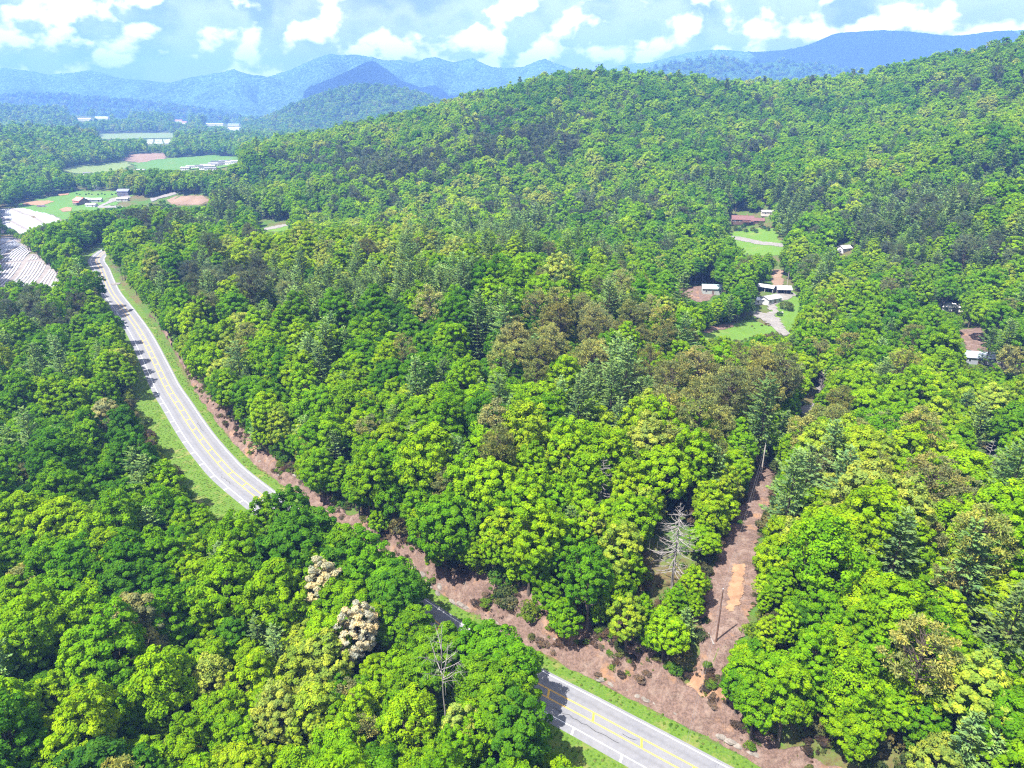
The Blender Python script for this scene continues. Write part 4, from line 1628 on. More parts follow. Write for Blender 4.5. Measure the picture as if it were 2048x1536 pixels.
# dry brush, briars and sprouts on the cut bank and at the foot of the clearing
bn = 3600
bs_ = rng.uniform(station(1560, 1540)[0] - 10, s_nar + 25, bn)
bd_ = rng.uniform(8.4, 15.0, bn)
bq = np.array([road_pt(a_, b_, 0) for a_, b_ in zip(bs_, bd_)])
bk = (fbm(bq[:, 0] / 5., bq[:, 1] / 5., 2, 63) + rng.normal(0, .08, bn) + (bd_ - 11) * .03) > .5
bq = bq[bk]
bsz = .07 + .36 * rng.random(len(bq)) ** 2.2
bt = np.array([(0.075, 0.052, 0.036), (0.13, 0.10, 0.07), (0.09, 0.11, 0.03), (0.08, 0.15, 0.012), (0.05, 0.04, 0.03)])[rng.integers(0, 5, len(bq))]
stuff_stand('bank_brush', np.stack([bq[:, 0], bq[:, 1], grid_z(bq[:, 0], bq[:, 1]) + .3], 1), np.array(IDX['shrub', 0])[rng.integers(0, 3, len(bq))], rng.uniform(0, 6.28, len(bq)), np.stack([bsz * rng.uniform(1, 1.9, len(bq)), bsz * 1.3, bsz * .8], 1), bt, 'dry brown brush and green sprouts on the clay bank')

# grass tufts on the verges
gs = rng.uniform(20, 420, 9000)
gd = np.where(rng.random(9000) < 0.12, rng.uniform(5.0, 7.6, 9000), -rng.uniform(6.2, 15, 9000))
gi = gs.astype(int)
gxp = CL[gi, 0] + NRM[gi, 0] * gd
gyp = CL[gi, 1] + NRM[gi, 1] * gd
gsz = rng.uniform(0.04, 0.11, 9000)
gt = np.array([(0.08, 0.17, 0.015), (0.12, 0.22, 0.02), (0.15, 0.19, 0.04)])[rng.integers(0, 3, 9000)]
stuff_stand('verge_grass_tufts', np.stack([gxp, gyp, grid_z(gxp, gyp) + .05], 1), np.full(9000, IDX['shrub', 0][1]), rng.uniform(0, 6.28, 9000), np.stack([gsz * 1.3, gsz * 1.3, gsz * 0.7], 1), gt, 'tufts of rough grass on the highway verges')
print('placed', round(time.time() - T0, 1))

# ------------------------------------------------------------------ dead trees
def dead(px, py, hpx, seed, label, lift=0.0, **kw):
    p = hit(px, py)
    dep = project(p[0], p[1], p[2])[2]
    tr = SP + CP * (py - 768) / FPX
    Ht = hpx / FPX * dep / math.sqrt(max(0.1, 1 - tr * tr / (1 + ((py - 768) / FPX) ** 2)))
    e = empty('dead_tree', (p[0], p[1], p[2] - 0.1))
    t, b = bare_tree(seed, Ht, **kw)
    t.build('trunk', M_DEAD, e)
    b.build('bare_branches', M_DEAD, e)
    tag(e, label, 'dead tree')


dead(1345, 1178, 160, 5, 'tall bleached dead conifer with drooping bare branches beside the power line clearing', nb=110, spread=6.2, base=0.22, up=-0.28, r0=0.30)
dead(1197, 1062, 140, 6, 'thin bleached dead pine among green crowns on the knoll', nb=60, spread=3.2, base=0.3, up=-0.1)
dead(1952, 1010, 128, 7, 'bleached dead conifer with level bare branches beyond the power line clearing', nb=50, spread=3.6, base=0.35, up=0.0)
dead(898, 1500, 185, 8, 'bare grey broadleaf snag with forked limbs at the highway edge', nb=17, spread=5.5, base=0.5, up=0.9, conic=False, r0=0.2, twig=7)
dead(1640, 800, 60, 9, 'grey leafless pine among the brown pines of the knoll', nb=40, spread=3.0, base=0.3)
dead(246, 560, 42, 10, 'grey leafless tree on the highway bend', nb=60, spread=4.5, base=0.3, up=0.6, conic=False, twig=6)

# ------------------------------------------------------------------ power line
P1 = hit(1432, 1284)
P2 = hit(1521, 958)
P3 = hit(1574, 572)
P0 = P1 + (P1 - P2) * 0.82
P0[2] = float(grid_z(P0[0], P0[1]))


def pole(p, Ht, mat, label):
    e = empty('utility_pole', (p[0], p[1], p[2]))
    MB().tube([(0, 0, -1), (0, 0, Ht * .5), (0, 0, Ht)], [0.17, 0.15, 0.12], 10).build('pole_shaft', mat, e)
    MB().tube([(0, 0, Ht), (0, 0, Ht + .28)], [0.03, 0.03], 6).build('insulator_pin', M_WIRE, e)
    MB().tube([(0, 0, Ht + .2), (0, 0, Ht + .28), (0, 0, Ht + .36)], [0.06, 0.08, 0.05], 8).build('insulator', M_WHITE, e)
    MB().box((0.17, 0, Ht - 1.6), (0.05, 0.10, 0.24)).build('neutral_bracket', M_WIRE, e)
    tag(e, label, 'utility pole', 'power line poles')
    return np.array([p[0], p[1], p[2] + Ht + .36]), np.array([p[0] + .19, p[1], p[2] + Ht - 1.6])


a1 = pole(P1, 11.2, M_POLE, 'dark brown wooden utility pole at the foot of the clearing')
a2 = pole(P2, 9.8, M_POLEGREY, 'pale weathered utility pole at the top of the clearing')
a3 = pole(P3, 8.2, M_POLEGREY, 'thin pale utility pole behind the white roofed sheds')
a0 = pole(P0, 11.0, M_POLE, 'dark wooden utility pole across the highway from the clearing')


def wire(p, q, label, sag=0.9):
    t = np.linspace(0, 1, 24)
    P = p[None] * (1 - t[:, None]) + q[None] * t[:, None]
    P[:, 2] -= sag * 4 * t * (1 - t)
    o = MB().tube(P, 0.012, 4).build('power_line_wire', M_WIRE)
    tag(o, label, 'power line', 'wires between the utility poles')


for i, (nm, sg) in enumerate((('upper conductor', .9), ('lower neutral', 1.1))):
    wire(a0[i], a1[i], f'{nm} wire crossing the highway to the dark brown pole', sg)
    wire(a1[i], a2[i], f'{nm} wire running up the clearing between dark and pale poles', sg)
    wire(a2[i], a3[i], f'{nm} wire from the pale pole to the sheds in the hollow', sg * 3)

lp, lq = hit(1417, 1268), hit(1428, 1291)
dirl = lq - lp
dirl = dirl / np.linalg.norm(dirl)
o = MB().tube([lp + [0, 0, .22], (lp + lq) / 2 + [0, 0, .22], lq + [0, 0, .22]], [0.16, 0.17, 0.19], 9).build('fallen_log', M_DEAD)
tag(o, 'pale cut log lying beside the dark brown utility pole', 'log')

# brush left on the clearing
mb = MB()
cp = np.array([hit(*p)[:2] for p in CUT_PX])
cnt = 0
while cnt < 520:
    x = rng.uniform(cp[:, 0].min(), cp[:, 0].max())
    y = rng.uniform(cp[:, 1].min(), cp[:, 1].max())
    if not in_poly(np.array([x]), np.array([y]), cp)[0]:
        continue
    a = rng.uniform(0, 6.28)
    L = rng.uniform(0.5, 2.6)
    z0 = float(grid_z(x, y)) + .22
    x1, y1 = x + L * math.cos(a), y + L * math.sin(a)
    z1 = float(grid_z(x1, y1)) + .24
    mb.tube([(x, y, z0), ((x + x1) / 2 + rng.normal(0, .1), (y + y1) / 2, (z0 + z1) / 2 + .05), (x1, y1, z1)], [0.04, 0.03, 0.015], 4, False)
    cnt += 1
tag(mb.build('brush_debris', simple('dry_sticks', (0.14, 0.105, 0.085), 0.95, 0.5, 2.0)), 'dry sticks and cut brush strewn over the clearing', kind='stuff')

# ------------------------------------------------------------------ rock ledges in the road cut
import bmesh


def rock_mesh(seed):
    rg = np.random.default_rng(seed)
    bm = bmesh.new()
    bmesh.ops.create_icosphere(bm, subdivisions=3, radius=1.0)
    V = np.array([v.co for v in bm.verts])
    off = rg.uniform(0, 50, 2)
    k = 1 + 0.55 * (fbm(V[:, 0] * 1.6 + off[0], V[:, 1] * 1.6 + V[:, 2] * 2.2 + off[1], 4, seed) - .5)
    V = V * k[:, None]
    V[:, 2] = np.round(V[:, 2] * 4) / 4 * 0.6 + V[:, 2] * 0.4     # bedded
    V = V * np.array([1.0, 0.62, 0.5])
    for v, c in zip(bm.verts, V):
        v.co = c
    me = bpy.data.meshes.new('rock')
    bm.to_mesh(me)
    bm.free()
    me.materials.append(M_ROCK)
    return me


ROCKS = [rock_mesh(200 + i) for i in range(5)]
RK = [(832, 1152, 1.3), (848, 1163, 1.6), (862, 1172, 1.1), (880, 1186, 1.2), (862, 1186, .9), (876, 1200, 1.0), (905, 1216, 1.3), (922, 1222, 1.2), (936, 1228, 1.1),
      (984, 1252, 1.2), (998, 1258, 1.0), (930, 1180, 1.0), (1205, 1372, 1.4), (1222, 1380, 1.1), (1252, 1392, 1.0), (1272, 1404, 1.2), (1292, 1412, 1.4), (1310, 1420, .8),
      (1442, 1486, 1.1), (1462, 1496, 1.4), (1480, 1506, 1.3), (1498, 1516, 1.2), (1512, 1522, 1.0), (520, 935, 1.0), (560, 962, 1.0), (600, 985, 1.2), (1400, 1462, .7), (1375, 1450, .6), (1352, 1440, .6)]
RK = [(a_, b_ - 12, c_ * 1.15) for a_, b_, c_ in RK]
for _ in range(34):
    s_ = rng.uniform(station(1500, 1515)[0], s_nar)
    q_ = road_pt(s_, rng.uniform(9.4, 12.5), 0)
    qp = project(q_[0], q_[1], float(grid_z(q_[0], q_[1])) + .3)
    RK.append((float(qp[0]), float(qp[1]), rng.uniform(.5, 1.2)))
for i, (px, py, s) in enumerate(RK):
    p = hit(px, py)
    d, k = road_sd(p[:1], p[1:2])
    t = TAN[k[0]]
    o = obj('rock', ROCKS[i % 5], None, (p[0], p[1], p[2] + 0.1 * s))
    o.rotation_euler = (rng.normal(0, .15), rng.normal(0, .15), math.atan2(t[1], t[0]) + rng.normal(0, .3))
    o.scale = (s * 0.75, s * 0.75, s * 0.6)
    where = 'in the clay bank at the foot of the power line clearing' if px > 1330 else 'in the clay bank opposite the bare snag' if px > 1100 else 'in the clay bank behind the blossoming trees' if px > 700 else 'in the clay bank inside the highway bend'
    tag(o, f'grey rock ledge {where}', 'rock', f'rock ledges {where}')

# ------------------------------------------------------------------ fields and drives
patch('pasture', [(28, 410), (90, 396), (150, 383), (252, 381), (262, 392), (240, 404), (205, 418), (142, 424), (130, 441), (60, 424)], M_FIELD, 'green farm pasture beside the red roofed barn', 0.3)
patch('dirt_patch', [(45, 408), (75, 402), (108, 404), (85, 411), (50, 411)], M_REDDIRT, 'long orange bare dirt patch at the pasture edge', 0.55)
patch('dirt_patch', [(122, 419), (132, 415), (143, 416), (140, 423), (126, 424)], M_REDDIRT, 'small orange bare dirt patch below the barn', 0.55)
patch('dirt_patch', [(118, 389), (138, 387), (136, 390), (120, 392)], M_REDDIRT, 'small orange bare dirt patch by the tree line', 0.55)
patch('farm_drive', [(196, 414), (215, 405), (222, 398), (255, 392), (262, 396), (228, 404), (205, 413), (245, 413), (244, 416), (196, 417)], M_GRAVEL, 'pale gravel farm yard and drive', 0.6)
patch('farm_drive', [(300, 398), (348, 385), (352, 389), (318, 398), (304, 404)], M_GRAVEL, 'pale gravel lane leading to the trees', 0.6)
patch('rough_field', [(335, 400), (352, 393), (405, 392), (418, 402), (395, 410), (345, 409)], M_SOIL, 'small brown rough field ringed by trees', 0.3)
patch('hay_field', [(195, 269), (345, 266), (350, 276), (205, 279)], M_PALEFIELD, 'long pale green field below the town', 1.2)
patch('hay_field', [(112, 342), (160, 332), (200, 330), (250, 324), (262, 332), (240, 341), (160, 348)], M_PALEFIELD, 'pale hay field beside the brown ploughed field', 0.8)
patch('ploughed_field', [(250, 322), (262, 310), (328, 307), (330, 318), (280, 326)], M_SOIL, 'brown ploughed field on the valley floor', 1.1)
patch('crop_field', [(262, 332), (285, 326), (330, 319), (420, 311), (474, 314), (478, 322), (450, 338), (300, 340)], M_FIELD, 'green crop field beside the mobile home park', 0.9)
patch('lawn', [(1456, 468), (1502, 456), (1546, 458), (1554, 474), (1568, 494), (1560, 510), (1486, 510), (1468, 484)], M_LAWN, 'lawn below the brown roofed house', 0.15)
patch('lawn', [(1400, 668), (1424, 655), (1500, 640), (1548, 656), (1542, 670), (1480, 681), (1410, 681)], M_LAWN, 'green lawn in front of the sheds', 0.15)
patch('lawn', [(1545, 590), (1580, 584), (1598, 592), (1600, 640), (1578, 668), (1556, 640), (1552, 612)], M_LAWN, 'sunlit yellow-green lawn beside the driveway', 0.15)
patch('dirt_track', [(1402, 667), (1424, 654), (1466, 650), (1464, 655), (1426, 662)], M_CLAY, 'brown bare soil edge of the lawn', 0.3)
patch('dirt_yard', [(1308, 588), (1366, 576), (1410, 572), (1440, 580), (1412, 604), (1394, 604), (1362, 590)], M_CLAY, 'brown dirt yard beside the green roofed shed', 0.2)
patch('dirt_track', [(1546, 540), (1562, 540), (1566, 572), (1547, 574)], M_SOIL, 'pale dirt track climbing behind the sheds', 0.2)
patch('dirt_track', [(1918, 662), (1960, 656), (1972, 690), (2000, 716), (1985, 722), (1960, 706), (1935, 700)], M_CLAY, 'bare brown slope above the metal roofed house', 0.2)
patch('driveway', [(1455, 471), (1476, 474), (1520, 483), (1568, 490), (1568, 495), (1520, 489), (1476, 480), (1458, 477)], M_GRAVEL, 'pale gravel drive across the lawn below the brown roofed house', 0.3)
patch('driveway', [(1534, 604), (1550, 590), (1588, 586), (1590, 592), (1556, 604), (1549, 616), (1548, 632), (1556, 648), (1576, 668), (1566, 671), (1546, 654), (1528, 640), (1500, 630), (1512, 624), (1540, 630), (1541, 616)], M_GRAVEL, 'forked pale gravel driveway leading to the sheds', 0.3)
patch('driveway', [(1972, 722), (2000, 726), (2060, 729), (2060, 739), (1990, 735), (1970, 729)], M_GRAVEL, 'pale gravel drive beside the metal roofed house', 0.35)
patch('driveway', [(1600, 818), (1625, 815), (1640, 772), (1655, 768), (1634, 820), (1622, 832), (1600, 833)], M_GRAVEL, 'glimpse of gravel lane between the trees behind the knoll', 0.3)
patch('driveway', [(522, 458), (548, 453), (588, 447), (588, 450), (552, 457), (524, 463)], M_GRAVEL, 'pale drive by the woodland house clearing', 0.3)
patch('lawn', [(536, 458), (586, 450), (584, 456), (562, 464), (540, 463)], M_LAWN, 'small lawn in the woodland house clearing', 0.15)
patch('driveway', [(227, 566), (240, 566), (240, 569), (228, 570)], M_GRAVEL, 'short farm track joining the highway bend', 0.3)

# plastic covered crop rows
soil_px = [(-60, 466), (30, 476), (62, 503), (90, 528), (118, 556), (110, 600), (60, 640), (-60, 640)]
M_BEDSOIL = mat_soil('grey_bed_soil', (0.13, 0.115, 0.11), (0.19, 0.17, 0.16), 0.2)
patch('crop_ground', soil_px, M_BEDSOIL, 'bare soil of the plastic covered crop rows by the highway', 0.1)
patch('crop_ground', [(-60, 420), (-10, 417), (48, 415), (126, 440), (88, 470), (48, 474), (-60, 440)], M_BEDSOIL, 'bare soil of the plastic covered crop rows by the pasture', 0.1)


def crop_rows(poly_px, a_px, b_px, pitch, per, gap, width, labels, cross=None, group=''):
    P = np.array([hit(*p)[:2] for p in poly_px])
    a, b = hit(*a_px)[:2], hit(*b_px)[:2]
    u = (b - a) / np.linalg.norm(b - a)
    n = np.array([-u[1], u[0]])
    cn = P @ n
    q = cn.min()
    blk, cnt = None, 0
    bi = 0
    while q < cn.max():
        # clip the row line with the outline
        t = np.arange((P @ u).min(), (P @ u).max(), 1.0)
        L = t[:, None] * u + q * n
        ins = in_poly(L[:, 0], L[:, 1], P)
        if cross is not None:
            c0 = hit(*cross[0])[:2]
            c1 = hit(*cross[1])[:2]
            v = (c1 - c0) / np.linalg.norm(c1 - c0)
            dist = np.abs((L - c0) @ np.array([-v[1], v[0]]))
            ins &= dist > 1.6
        if blk is None:
            blk = empty('crop_block', (*(L[len(L) // 2]), float(grid_z(*L[len(L) // 2]))))
            tag(blk, labels, 'crop rows', group)
            inv = np.array(blk.location)
        edges = np.diff(np.concatenate([[0], ins.astype(int), [0]]))
        for s0, s1 in zip(np.nonzero(edges == 1)[0], np.nonzero(edges == -1)[0] - 1):
            if s1 - s0 < 3:
                continue
            kk = np.linspace(s0, s1, max(2, (s1 - s0) // 8)).astype(int)
            pts = L[kk]
            zz = grid_z(pts[:, 0], pts[:, 1])
            prof = [(-width / 2, 0.02), (-width * .38, 0.34), (0, 0.40), (width * .38, 0.34), (width / 2, 0.02)]
            V = np.concatenate([np.concatenate([pts + n * o, (zz + h + .12)[:, None]], 1) for o, h in prof]) - inv
            m = len(kk)
            Fq = [(c * m + i, c * m + i + 1, (c + 1) * m + i + 1, (c + 1) * m + i) for c in range(4) for i in range(m - 1)]
            Fq += [tuple(c * m for c in range(5)), tuple(c * m + m - 1 for c in range(4, -1, -1))]
            MB().add(V, Fq).build('mulch_row', M_PLASTIC, blk)
        q += pitch
        cnt += 1
        if cnt >= per:
            cnt = 0
            q += gap
            blk = None


crop_rows([(-40, 470), (28, 479), (58, 503), (78, 520), (112, 546), (114, 560), (104, 600), (60, 630), (-40, 630)], (75, 575), (101, 538), 2.1, 7, 2.6, 1.05,
          'block of white plastic mulched crop rows beside the highway wood', ((0, 526), (72, 522)), 'crop blocks beside the highway')
crop_rows([(-40, 421), (4, 418), (46, 416.5), (122, 440), (84, 468), (50, 470), (-40, 442)], (23, 418), (87, 446), 1.7, 11, 3.2, 1.25,
          'block of white plastic mulched crop rows below the farm pasture', None, 'crop blocks below the pasture')
crop_rows([(294, 279), (341, 278.5), (338, 287), (295, 288)], (310, 279), (309, 287), 3.2, 6, 4.0, 2.5,
          'white plastic covered crop block near the long pale field', None, 'crop blocks near the pale field')
print('fields', round(time.time() - T0, 1))

# ------------------------------------------------------------------ buildings
def wallmat(c):
    return simple('painted_siding_%d_%d_%d' % tuple(int(v * 99) for v in c), c, 0.8, 0.10, 0.8)


def roofmat(c, rough=0.5):
    nm = 'roofing_%d_%d_%d' % tuple(int(v * 99) for v in c)
    if nm in MATS:
        return MATS[nm]
    m, nt = new_mat(nm)
    tc = N(nt, 'ShaderNodeTexCoord').outputs['Object']
    w = N(nt, 'ShaderNodeTexWave')
    w.inputs['Scale'].default_value = 1.6
    w.inputs['Distortion'].default_value = 0.2
    LK(nt, tc, w.inputs['Vector'])
    n1 = noise(nt, tc, 0.8, 5, 0.65)
    cc_ = mixc(nt, maprange(nt, n1, 0.3, 0.7), tuple(v * .75 for v in c), tuple(min(.8, v * 1.15) for v in c))
    cc_ = mixc(nt, maprange(nt, w.outputs[1], 0.85, 1.0, 0, 0.35), cc_, tuple(v * .5 for v in c))
    principled(nt, cc_, rough, 0.4, 0, w.outputs[1], 0.02, 0.4)
    MATS[nm] = m
    return m


M_GLASS = simple('dark_window_glass', (0.03, 0.035, 0.045), 0.15, 0.1, 1.0, 0.6)
M_DARK = simple('dark_open_interior', (0.03, 0.027, 0.025), 0.9, 0.2, 1.0, 0.1)


def gable_roof(e, L, Wd, Hh, Rh, mat, oh=0.45, name='roof', x0=0.0, y0=0.0, th=0.14):
    mb = MB()
    for s in (-1, 1):
        ev = Hh - Rh * (oh / (Wd / 2))
        a = np.array([(-L / 2 - oh, 0, Hh + Rh), (L / 2 + oh, 0, Hh + Rh), (L / 2 + oh, s * (Wd / 2 + oh), ev), (-L / 2 - oh, s * (Wd / 2 + oh), ev)])
        a[:, 0] += x0
        a[:, 1] += y0
        b = a + np.array([0, 0, th])
        mb.add(np.concatenate([a, b]), [(0, 1, 2, 3), (7, 6, 5, 4), (0, 4, 5, 1), (1, 5, 6, 2), (2, 6, 7, 3), (3, 7, 4, 0)])
    r = mb.build(name, mat, e)
    MB().box((x0, y0, Hh + Rh + th), (L + 2 * oh, 0.3, 0.06)).build('ridge_cap', mat, r)
    return r


def gable_walls(e, L, Wd, Hh, Rh, mat, x0=0.0, y0=0.0, name='wall'):
    V = [(-L / 2, -Wd / 2, -.8), (L / 2, -Wd / 2, -.8), (L / 2, Wd / 2, -.8), (-L / 2, Wd / 2, -.8), (-L / 2, -Wd / 2, Hh), (L / 2, -Wd / 2, Hh), (L / 2, Wd / 2, Hh), (-L / 2, Wd / 2, Hh), (-L / 2, 0, Hh + Rh - .02), (L / 2, 0, Hh + Rh - .02)]
    V = np.array(V) + np.array([x0, y0, 0])
    return MB().add(V, [(0, 1, 5, 4), (2, 3, 7, 6), (1, 2, 6, 9, 5), (3, 0, 4, 8, 7)]).build(name, mat, e)


def house(name, px, py, L, Wd, Hh, Rh, rot, wc, rc, label, cat='house', group=None, nwin=3, door=True, open_front=False, z=None, chimney=False, garage=False):
    p = hit(px, py) if z is None else at_z(px, py, z)
    e = empty(name, (p[0], p[1], p[2] + .1), rot)
    wm = wallmat(wc)
    rm = roofmat(rc)
    if open_front:
        for (sx, sy) in ((-1, -1), (1, -1), (-1, 1), (1, 1), (0, -1)):
            MB().box((sx * (L / 2 - .15), sy * (Wd / 2 - .15), Hh / 2 - .4), (.2, .2, Hh + .8)).build('post', wm, e)
        MB().box((0, Wd / 2 - .05, Hh / 2 - .3), (L, .1, Hh + .6)).build('rear_wall', wm, e)
        for s in (-1, 1):
            MB().box((s * (L / 2 - .05), 0.1, Hh / 2 - .3), (.1, Wd - .4, Hh + .6)).build('side_wall', wm, e)
        MB().box((L * .15, Wd * .1, .6), (L * .3, Wd * .4, 1.2)).build('stored_goods', M_DARK, e)
    else:
        w = gable_walls(e, L, Wd, Hh, Rh, wm)
        for s in (-1, 1):
            for i in range(nwin):
                x = (i + .5) / nwin * L - L / 2
                if s < 0 and door and i == nwin // 2:
                    dd = MB().box((x, s * (Wd / 2 + .03), 1.05), (1.0, .08, 2.1)).build('door', simple('door_paint', (.12, .08, .06), .6), e)
                    MB().box((x + .35, s * (Wd / 2 + .09), 1.0), (.08, .06, .08)).build('handle', M_WIRE, dd)
                    continue
                wn = MB().box((x, s * (Wd / 2 + .03), Hh * .55), (1.15, .07, 1.15)).build('window', simple('window_trim', (.6, .6, .58), .7), e)
                MB().box((x, s * (Wd / 2 + .05), Hh * .55), (.95, .07, .95)).build('pane', M_GLASS, wn)
        for s in (-1, 1):
            wn = MB().box((s * (L / 2 + .03), 0, Hh * .55), (.07, 1.1, 1.1)).build('window', simple('window_trim', (.6, .6, .58), .7), e)
            MB().box((s * (L / 2 + .05), 0, Hh * .55), (.07, .9, .9)).build('pane', M_GLASS, wn)
    r = gable_roof(e, L, Wd, Hh, Rh, rm)
    if chimney:
        MB().box((L * .2, Wd * .12, Hh + Rh + .2), (.8, .8, 1.8)).build('chimney', simple('chimney_brick', (.22, .12, .09), .9), r)
    tag(e, label, cat, group)
    return e


WHT, GRY, BRN, RED = (.45, .445, .43), (.34, .34, .35), (.12, .07, .05), (.33, .10, .07)
# farm on the valley floor
b = house('barn', 163, 408, 15, 11, 4.2, 3.2, R(-35), (.12, .09, .08), (.42, .14, .10), 'barn with bright red metal roof on the farm pasture', 'barn', nwin=3)
MB().box((3.5, -7.2, 2.9), (9, 4.2, .14)).build('porch_roof', roofmat((.42, .14, .10)), b)
for x in (-.6, 3.5, 7.6):
    MB().box((x, -9.0, 1.3), (.2, .2, 3.1)).build('porch_post', wallmat(WHT), b)
house('farm_shed', 178, 404, 9, 7, 3, 1.4, R(-20), GRY, (.33, .38, .38), 'pale grey-green metal shed beside the red roofed barn', 'shed', nwin=2)
house('farm_shed', 195, 404, 10, 7, 3, 1.3, R(10), GRY, (.40, .43, .44), 'long pale metal shed between barn and farmhouse', 'shed', nwin=2)
house('farmhouse', 250, 391, 13, 9, 5.2, 2.2, R(0), (.10, .10, .13), (.14, .15, .20), 'dark slate blue two storey farmhouse at the pasture end', 'house', nwin=4)
house('farm_shed', 246, 402, 12, 5, 2.6, .9, R(5), (.4, .38, .34), (.38, .37, .35), 'low grey trailer shed in the gravel farm yard', 'shed', nwin=3)
house('farm_shed', 184, 413, 12, 5, 2.5, .8, R(-12), GRY, (.46, .45, .44), 'low pale roofed shed below the red roofed barn', 'shed', nwin=2)
house('cottage', 522, 434, 13, 8, 3, 1.8, R(5), WHT, (.33, .29, .28), 'brownish roofed cottage hidden in the woodland clearing', 'house')
house('cottage', 634, 433, 12, 8, 3, 1.6, R(-5), WHT, (.36, .36, .38), 'grey roofed cottage among trees behind the knoll', 'house')
house('cottage', 195, 379, 9, 7, 3, 1.5, R(0), WHT, (.5, .5, .5), 'white cottage in the tree line behind the pasture', 'house')
# log pile
p = hit(83, 414)
e = empty('log_pile', (p[0], p[1], p[2]))
lr = np.random.default_rng(3)
for i in range(46):
    L = lr.uniform(3, 6)
    lay = i % 4
    x, y = lr.uniform(-6 + lay, 6 - lay), lr.uniform(-2, 2) * (1 - lay / 5)
    a = lr.normal(0.2, .35)
    zz = .35 + lay * .5
    MB().tube([(x - math.cos(a) * L / 2, y - math.sin(a) * L / 2, zz), (x + math.cos(a) * L / 2, y + math.sin(a) * L / 2, zz + lr.normal(0, .1))], [.3, .24], 7).build('log', simple('grey_logs', (.15, .13, .14), .95, .35), e)
tag(e, 'heap of dark grey logs and brush on the pasture', 'log pile')
for i, x in enumerate((154, 160, 172, 178, 184, 197, 204, 210, 224, 232)):
    p = hit(x, 389 + (i % 3))
    e = place_tree('shrub', 'shrub', i, p[0], p[1], p[2], 0.55, i * 1.3, (.03, .06, .025), 'small round dark shrub in a row across the pasture', 'shrub', 'shrubs across the pasture')

# hollow beyond the knoll
h = house('brown_house', 1484, 446, 17, 10, 3.4, 2.6, R(-12), (.10, .06, .045), (.12, .055, .05), 'house with brown hipped metal roof above the lawn', 'house', nwin=4, chimney=True)
gable_walls(h, 10, 7.5, 3.0, 1.8, wallmat((.10, .06, .045)), 11.5, -2.0, 'wing_wall')
gable_roof(h, 10, 7.5, 3.0, 1.8, roofmat((.12, .055, .05)), .5, 'wing_roof', 11.5, -2.0)
MB().box((4, -7.4, 2.7), (9, 3.4, .14)).build('porch_roof', roofmat((.12, .055, .05)), h)
for x in (0, 4, 8):
    MB().box((x, -8.8, 1.0), (.2, .2, 3.2)).build('porch_post', wallmat((.10, .06, .045)), h)
house('outbuilding', 1534, 430, 9, 5, 2.8, 1.0, R(-5), (.45, .4, .35), (.48, .45, .42), 'pale roofed outbuilding behind the brown roofed house', 'shed', nwin=2)
house('white_shed', 1532, 582, 8.8, 4.6, 2.6, .9, R(-38), GRY, (.42, .42, .44), 'long white roofed open shed at the foot of the dirt track', 'shed', open_front=True)
house('carport', 1566, 586, 7.2, 5.4, 2.6, 1.4, R(-6), (.10, .09, .09), (.40, .40, .43), 'white gabled carport beside the pale pole', 'carport', open_front=True)
house('low_house', 1540, 605, 9.5, 6.5, 2.8, 1.1, R(28), (.42, .42, .42), (.32, .31, .33), 'low grey-white roofed house at the end of the driveway', 'house', nwin=3)
house('lean_to', 1518, 606, 7, 4.5, 2.4, .7, R(10), (.4, .4, .4), (.40, .41, .45), 'white roofed lean-to half hidden under trees by the driveway', 'shed', nwin=2)
house('green_shed', 1424, 586, 11, 7, 3.2, 1.5, R(-8), (.25, .27, .25), (.24, .33, .31), 'shed with pale green metal roof beside the dirt yard', 'shed', nwin=3)
house('garden_shed', 1688, 503, 7, 5, 2.6, 1.3, R(20), WHT, (.40, .39, .39), 'small white gabled cottage below the conifer spur', 'house', nwin=2)
house('garden_shed', 1636, 506, 6, 4, 2.4, 1.0, R(-5), WHT, (.58, .58, .57), 'tiny white shed in the trees near the gabled cottage', 'shed', nwin=1)
house('hillside_house', 1836, 600, 9, 7, 3, 1.5, R(8), WHT, (.42, .44, .48), 'pale roofed hillside cottage half hidden by lime trees', 'house', nwin=2)
house('hillside_house', 1900, 622, 10, 6, 2.8, 1.2, R(-6), (.5, .48, .42), (.56, .54, .5), 'cream low house half hidden above the bare brown slope', 'house', nwin=3)
house('metal_roof_house', 1952, 724, 10.5, 6.2, 2.8, 1.5, R(-14), (.22, .23, .26), (.26, .29, .35), 'house with blue-grey metal roof beside the gravel drive', 'house', nwin=3)


